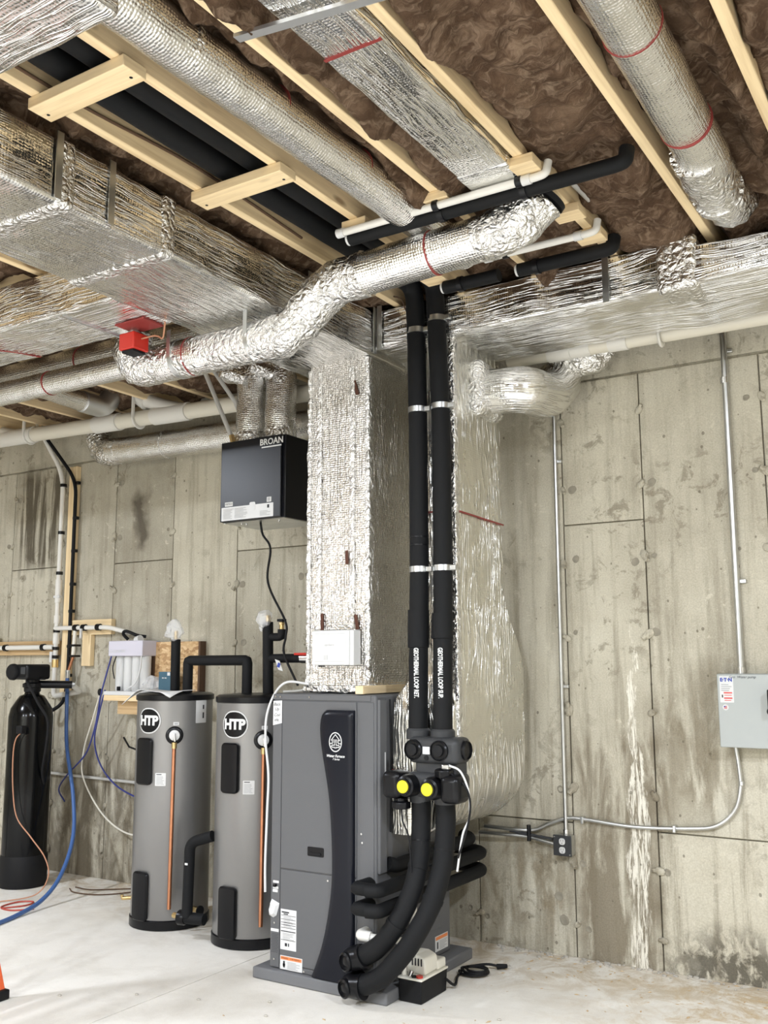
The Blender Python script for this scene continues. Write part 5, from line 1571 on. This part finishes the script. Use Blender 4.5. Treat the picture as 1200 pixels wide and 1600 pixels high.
for i, (pts, m_, lab) in enumerate((([(-5.47, 4.96, 1.60), (-5.50, 4.93, 1.42), (-5.52, 4.92, 1.32), (-5.60, 4.95, 1.10), (-5.72, 4.98, 0.90), (-5.95, 5.02, 0.74), (-6.08, 5.05, 0.62), (-6.02, 5.06, 0.53)], 'blue_tube', 'thin dark blue tube curling from the filter down the wall'),
                                   ([(-5.50, 4.94, 1.36), (-5.54, 4.93, 1.2), (-5.60, 4.95, 1.0), (-5.58, 5.0, 0.82), (-5.45, 5.04, 0.68), (-5.20, 5.05, 0.60), (-5.0, 5.05, 0.57)], 'blue_tube', 'second thin blue tube passing behind the left heater'),
                                   ([(-5.53, 4.93, 1.36), (-5.65, 4.97, 1.15), (-5.80, 5.03, 0.92), (-5.82, 5.05, 0.72), (-5.62, 5.06, 0.48), (-5.35, 5.06, 0.36), (-5.05, 5.06, 0.38), (-4.95, 5.06, 0.45)], 'cream_plastic', 'thin white tube sagging in a loop below the filter shelf'))):
    tag(MB().tube(smoothpath(pts, 8), 0.006, 8).build('filter_tube', m_, None), lab, 'tube')
T = thing('low_conduit', (-5.5, 5.125, 0.7), 'thin grey conduit ending in a white outlet behind the heater', 'conduit')
MB().tube([(-6.3, 5.12, 0.72), (-5.19, 5.12, 0.70)], 0.011, 10).build('conduit', 'grey_tube', T)
MB().box(-5.19, -5.09, 5.095, 5.144, 0.645, 0.755).build('outlet_box', 'white_plastic', T, bevel=0.004)
tag(MB().tube([(-5.42, 5.06, 1.02), (-5.33, 5.03, 0.96), (-5.0, 5.0, 0.9)], 0.007, 8).build('stub_wire', 'black_matte', None), 'short black wire sticking out left of the heater', 'wire')

# ------------------------------------------------------------------ heating lines crossing under the joists
for i, (x0, x1, y, r_, m_, lab) in enumerate(((-2.225, -1.315, 3.185, 0.016, 'pvc_white', 'upper white plastic line crossing under the joists'),
                                              (-1.815, -1.33, 3.755, 0.016, 'pvc_white', 'lower short white plastic line crossing under the joists'),
                                              (-2.205, -1.03, 3.235, 0.029, 'black_foam', 'upper black foam line crossing under the joists'),
                                              (-1.74, -1.32, 3.93, 0.031, 'black_foam', 'lower right black foam line beside the return trunk'),
                                              (-2.13, -1.84, 3.93, 0.031, 'black_foam', 'lower left black foam line beside the return trunk'))):
    T = thing('water_line', (x0, y, 3.33), lab, 'pipe')
    z = 3.345 - (0.012 if r_ > 0.02 else 0) 
    up_ = [(x1 - 0.01, y, z), (x1 + 0.025, y, z + 0.005), (x1 + 0.03, y + 0.01, z + 0.055)]
    pp = [(x0, y, z)] + up_ if i != 4 else [(x0, y, z), (x1, y, z)]
    MB().tube(fillet(pp, 0.02), r_, 14).build('line', m_, T)
    for (a, b) in ((x0 + 0.0, x0 + 0.035), (x1 - 0.06, x1 - 0.025)):
        MB().tube([(a - 0.012, y, z), (b - 0.012, y, z)], r_ + 0.004 if r_ < 0.02 else 0.026, 14).build('fitting', 'white_plastic', T)
    for xx in ([-1.76, -1.40] if i in (0, 2) else [x0 + 0.09]):
        MB().tube([(xx - 0.012, y, z), (xx + 0.012, y, z)], r_ + 0.006, 14).build('pipe_clip', 'black_plastic', T)
tag(MB().tube(smoothpath([(-1.335, 3.2, 3.55), (-1.335, 3.45, 3.50), (-1.29, 3.72, 3.45)], 6), 0.017, 10).build('bay_line', 'grey_tube', None), 'grey plastic line running up inside the joist bay', 'pipe')
tag(MB().tube(smoothpath([(-2.515, 1.2, 3.45), (-2.515, 2.0, 3.44), (-2.515, 2.6, 3.47), (-2.515, 3.3, 3.44)], 6), 0.006, 8).build('joist_wire', 'cardboard_brown', None), 'brown electrical wire stapled along the leftmost visible joist', 'wire')
tag(MB().tube(smoothpath([(-2.60, 4.0, 3.36), (-2.66, 4.05, 3.42), (-2.5, 4.1, 3.42), (-2.45, 4.11, 3.33)], 6), 0.004, 8).build('loop_wire', 'cardboard_brown', None), 'thin brown wire arched beside the loop pipes', 'wire')

# ------------------------------------------------------------------ electrical on the right wall
E_ = thing('disconnect_switch', (-1.06, 5.08, 1.12), 'grey metal electrical disconnect box with black lever on the wall', 'electrical box')
MB().box(-1.215, -0.955, 5.035, WY - 0.002, 1.135, 1.488).build('case', 'panel_grey', E_, bevel=0.004)
MB().box(-1.217, -0.958, 5.022, 5.038, 1.132, 1.486).build('door', 'panel_grey', E_, bevel=0.004)
MB().box(-0.957, -0.935, 5.03, WY - 0.002, 1.17, 1.46).build('side_flange', 'panel_grey', E_, bevel=0.003)
lb = patch(front(-1.172, 5.022, 1.412), 0.066, 0.128, 0.003, 0.0008).build('label', 'paper', E_)
text('lettering', 'E\u00b7T\u00b7N', 0.024, front(-1.172, 5.021, 1.458), 'blue_ink', lb, bold=0.0012)
lm = front(-1.172, 5.0212, 1.412)
printed(lm, 0.05, 0.028, -0.01, 4, lb)
strips('print', lm, [(-0.014, -0.02, 0.026, -0.013), (-0.014, -0.046, 0.026, -0.039)], 'red_ink', lb)
strips('print', lm, [(-0.012, -0.03, 0.024, -0.027), (-0.012, -0.055, 0.02, -0.052)], 'red_ink', lb)
strips('print', lm, [(-0.024, -0.04, -0.018, -0.026)], 'ink', lb)
rb = patch(front(-1.181, 5.022, 1.325), 0.028, 0.028, 0.014, 0.0008).build('round_sticker', 'paper', E_)
fm_ = front(-1.181, 5.0212, 1.325)
strips('print', fm_, [(-0.001, v, 0.008, v + 0.0015) for v in (0.002, 0.005)] + [(-0.008, v, 0.008, v + 0.0015) for v in (-0.001, -0.004, -0.007)], 'red_ink', rb)
strips('print', fm_, [(-0.008, 0.001, -0.001, 0.007)], 'blue_ink', rb)
text('handwriting', 'Geo  Water pump', 0.017, front(-1.095, 5.022, 1.472), 'ink', E_, shear=0.3)
MB().cyl((-0.963, 5.02, 1.31), (-0.963, 4.985, 1.31), 0.02, 16).build('lever_hub', 'black_plastic', E_)
MB().box(-0.972, -0.954, 4.955, 4.985, 1.30, 1.415).build('lever', 'black_plastic', E_, bevel=0.005)
MB().tube([(-0.967, 5.0, 1.215), (-0.972, 4.99, 1.19), (-0.962, 4.99, 1.185), (-0.96, 5.0, 1.21)], 0.003, 6).build('hasp', 'bare_steel', E_)
T = thing('electrical_conduit', (-1.115, 5.12, 1.49), 'shiny metal conduit rising from the disconnect box to the ceiling', 'conduit')
MB().tube([(-1.118, 5.118, 1.488), (-1.112, 5.118, 3.42)], 0.017, 16).build('tube', 'galvanized', T)
for z in (1.50, 3.0):
    MB().tube([(-1.118, 5.118, z - 0.012), (-1.118, 5.118, z + 0.02)], 0.021, 16).build('connector', 'bare_steel', T)
for z in (3.165, 1.95):
    MB().box(-1.118, -1.07, 5.125, WY, z - 0.01, z + 0.01).build('strap', 'galvanized', T, bevel=0.003)
T = thing('thin_conduit', (-2.075, 5.12, 0.63), 'thin metal conduit from the double outlet up behind the foil duct', 'conduit')
MB().tube([(-2.078, 5.122, 0.62), (-2.073, 5.122, 3.30)], 0.0115, 14).build('tube', 'galvanized', T)
for z in (0.635,):
    MB().tube([(-2.078, 5.122, z - 0.012), (-2.078, 5.122, z + 0.02)], 0.016, 14).build('connector', 'bare_steel', T)
for z in (2.68, 1.415):
    MB().box(-2.075, -2.04, 5.125, WY, z - 0.009, z + 0.009).build('strap', 'galvanized', T, bevel=0.003)
T = thing('double_outlet', (-2.085, 5.12, 0.53), 'square metal box with white double outlet on the concrete wall', 'outlet')
MB().box(-2.135, -2.035, 5.085, WY, 0.525, 0.628).build('box', 'galvanized', T, bevel=0.004)
MB().box(-2.137, -2.033, 5.08, 5.087, 0.523, 0.63).build('cover_plate', 'body_grey', T, bevel=0.004)
for z in (0.598, 0.553):
    rc_ = patch(front(-2.085, 5.08, z), 0.034, 0.034, 0.013, 0.003).build('receptacle', 'white_plastic', T)
    strips('slot', front(-2.085, 5.077, z), [(-0.008, 0.0, -0.006, 0.010), (0.006, 0.0, 0.008, 0.010), (-0.002, -0.011, 0.002, -0.006)], 'ink', rc_, n=0.0005)
for x, z in ((-2.128, 0.62), (-2.042, 0.532)):
    MB().cyl((x, 5.077, z), (x, 5.081, z), 0.004, 8).build('screw', 'bare_steel', T)


def armored(path, r, parent, name='cable'):
    sp = path
    mb = MB()
    L = 0
    out = []
    for i, p in enumerate(sp):
        out.append(p)
    mb.tube(out, r, 12)
    return mb.build(name, 'galvanized', parent, ang=60)


T = thing('armored_cable', (-1.6, 5.12, 0.70), 'long bare metal armored cable curving from the disconnect box leftward', 'cable')
pth = smoothpath([(-1.165, 5.115, 1.13), (-1.155, 5.118, 1.02), (-1.155, 5.12, 0.93), (-1.19, 5.125, 0.82), (-1.28, 5.125, 0.74), (-1.42, 5.125, 0.715), (-1.70, 5.125, 0.700), (-1.95, 5.125, 0.715), (-2.06, 5.125, 0.715), (-2.16, 5.125, 0.685), (-2.26, 5.12, 0.640), (-2.36, 5.10, 0.635), (-2.55, 5.09, 0.640)], 10)
armored(pth, 0.011, T)
for x, z in ((-1.49, 0.712), (-1.98, 0.716), (-1.147, 0.95)):
    MB().box(x - 0.008, x + 0.008, 5.105, WY, z - 0.022 if x != -1.147 else z - 0.008, z + 0.014).build('strap', 'galvanized', T, bevel=0.003)
T = thing('short_armored_cable', (-2.3, 5.11, 0.6), 'short armored cable entering the left side of the outlet box', 'cable')
armored(smoothpath([(-2.135, 5.11, 0.575), (-2.20, 5.11, 0.585), (-2.30, 5.11, 0.60), (-2.42, 5.09, 0.605), (-2.58, 5.08, 0.605)], 8), 0.010, T)
MB().tube([(-2.15, 5.11, 0.60), (-2.40, 5.10, 0.625)], 0.008, 10).build('tube', 'body_grey', T)
MB().tube([(-2.285, 5.10, 0.665), (-2.285, 5.10, 0.58)], 0.012, 8).build('cable_tie', 'black_plastic', T)

# ------------------------------------------------------------------ ladder foot, debris
L = thing('step_ladder', (-4.10, 3.11, 0), 'orange ladder leg with black foot at the lower left edge', 'ladder')
for dy in (0.0, -0.55):
    a, b = Vector((-4.10, 3.11 + dy, 0.03)), Vector((-4.80, 3.05 + dy * 0.7, 1.9))
    d = (b - a)
    mb = MB()
    q = [Vector((-0.016, -0.03, 0)), Vector((0.016, -0.03, 0)), Vector((0.016, 0.03, 0)), Vector((-0.016, 0.03, 0))]
    mb.prism([a + x for x in q], d)
    rl = mb.build('rail', 'ladder_orange', L, bevel=0.003)
    MB().box(-4.14, -4.065, 3.07 + dy, 3.15 + dy, 0.0, 0.045).build('rubber_foot', 'black_matte', L, bevel=0.008)
for k in range(1, 6):
    z = 0.3 * k
    t_ = (z - 0.03) / 1.87
    x = -4.10 - 0.70 * t_
    y = 3.11 - 0.06 * t_
    MB().box(x - 0.04, x + 0.03, y - 0.55 + 0.165 * t_, y, z - 0.012, z + 0.012).build('step', 'galvanized', L, bevel=0.003)
mb = MB()
for i in range(240):
    x = random.uniform(-2.3, -0.3) if i % 3 else random.uniform(-3.2, 0.2)
    y = WY - abs(random.gauss(0, 0.28)) - 0.03 if i % 3 else random.uniform(3.0, 5.0)
    s = random.uniform(0.003, 0.010)
    a = random.uniform(0, 6.28)
    ux, uy = math.cos(a) * s * random.uniform(1, 2.5), math.sin(a) * s * random.uniform(1, 2.5)
    k = len(mb.v)
    if -3.31 < x < -2.35 and 3.95 < y < 4.9:
        continue
    for (p, q) in ((1, 0), (0.2, 0.8), (-1, 0.1), (-0.1, -0.8)):
        mb.v.append((x + ux * p - uy * q * 0.5, y + uy * p + ux * q * 0.5, 0.001))
    mb.v.append((x, y, s * 0.55))
    for j in range(4):
        mb.face([k + j, k + (j + 1) % 4, k + 4])
tag(mb.build('floor_debris', 'chip_wood', None, ang=20), 'wood chips and crumbs scattered on the floor along the wall', 'debris', kind='stuff')
mb = MB()
for i in range(160):
    x = random.uniform(-2.5, 1.0)
    y = WY - abs(random.gauss(0, 0.035)) - 0.01
    mb.ball((x, y, 0.004), random.uniform(0.004, 0.014), 6, (1.3, 0.9, 0.6))
for (x, y) in ((-2.18, 3.9), (-2.0, 4.1), (-3.6, 3.5), (-3.9, 3.3), (-2.9, 3.6), (-3.0, 3.75), (-2.3, 5.05), (-3.3, 3.6)):
    mb.ball((x, y, 0.004), 0.008, 8, (1.4, 0.9, 0.7))
tag(mb.build('concrete_crumbs', 'pebble', None), 'concrete crumbs along the foot of the wall', 'debris', kind='stuff')
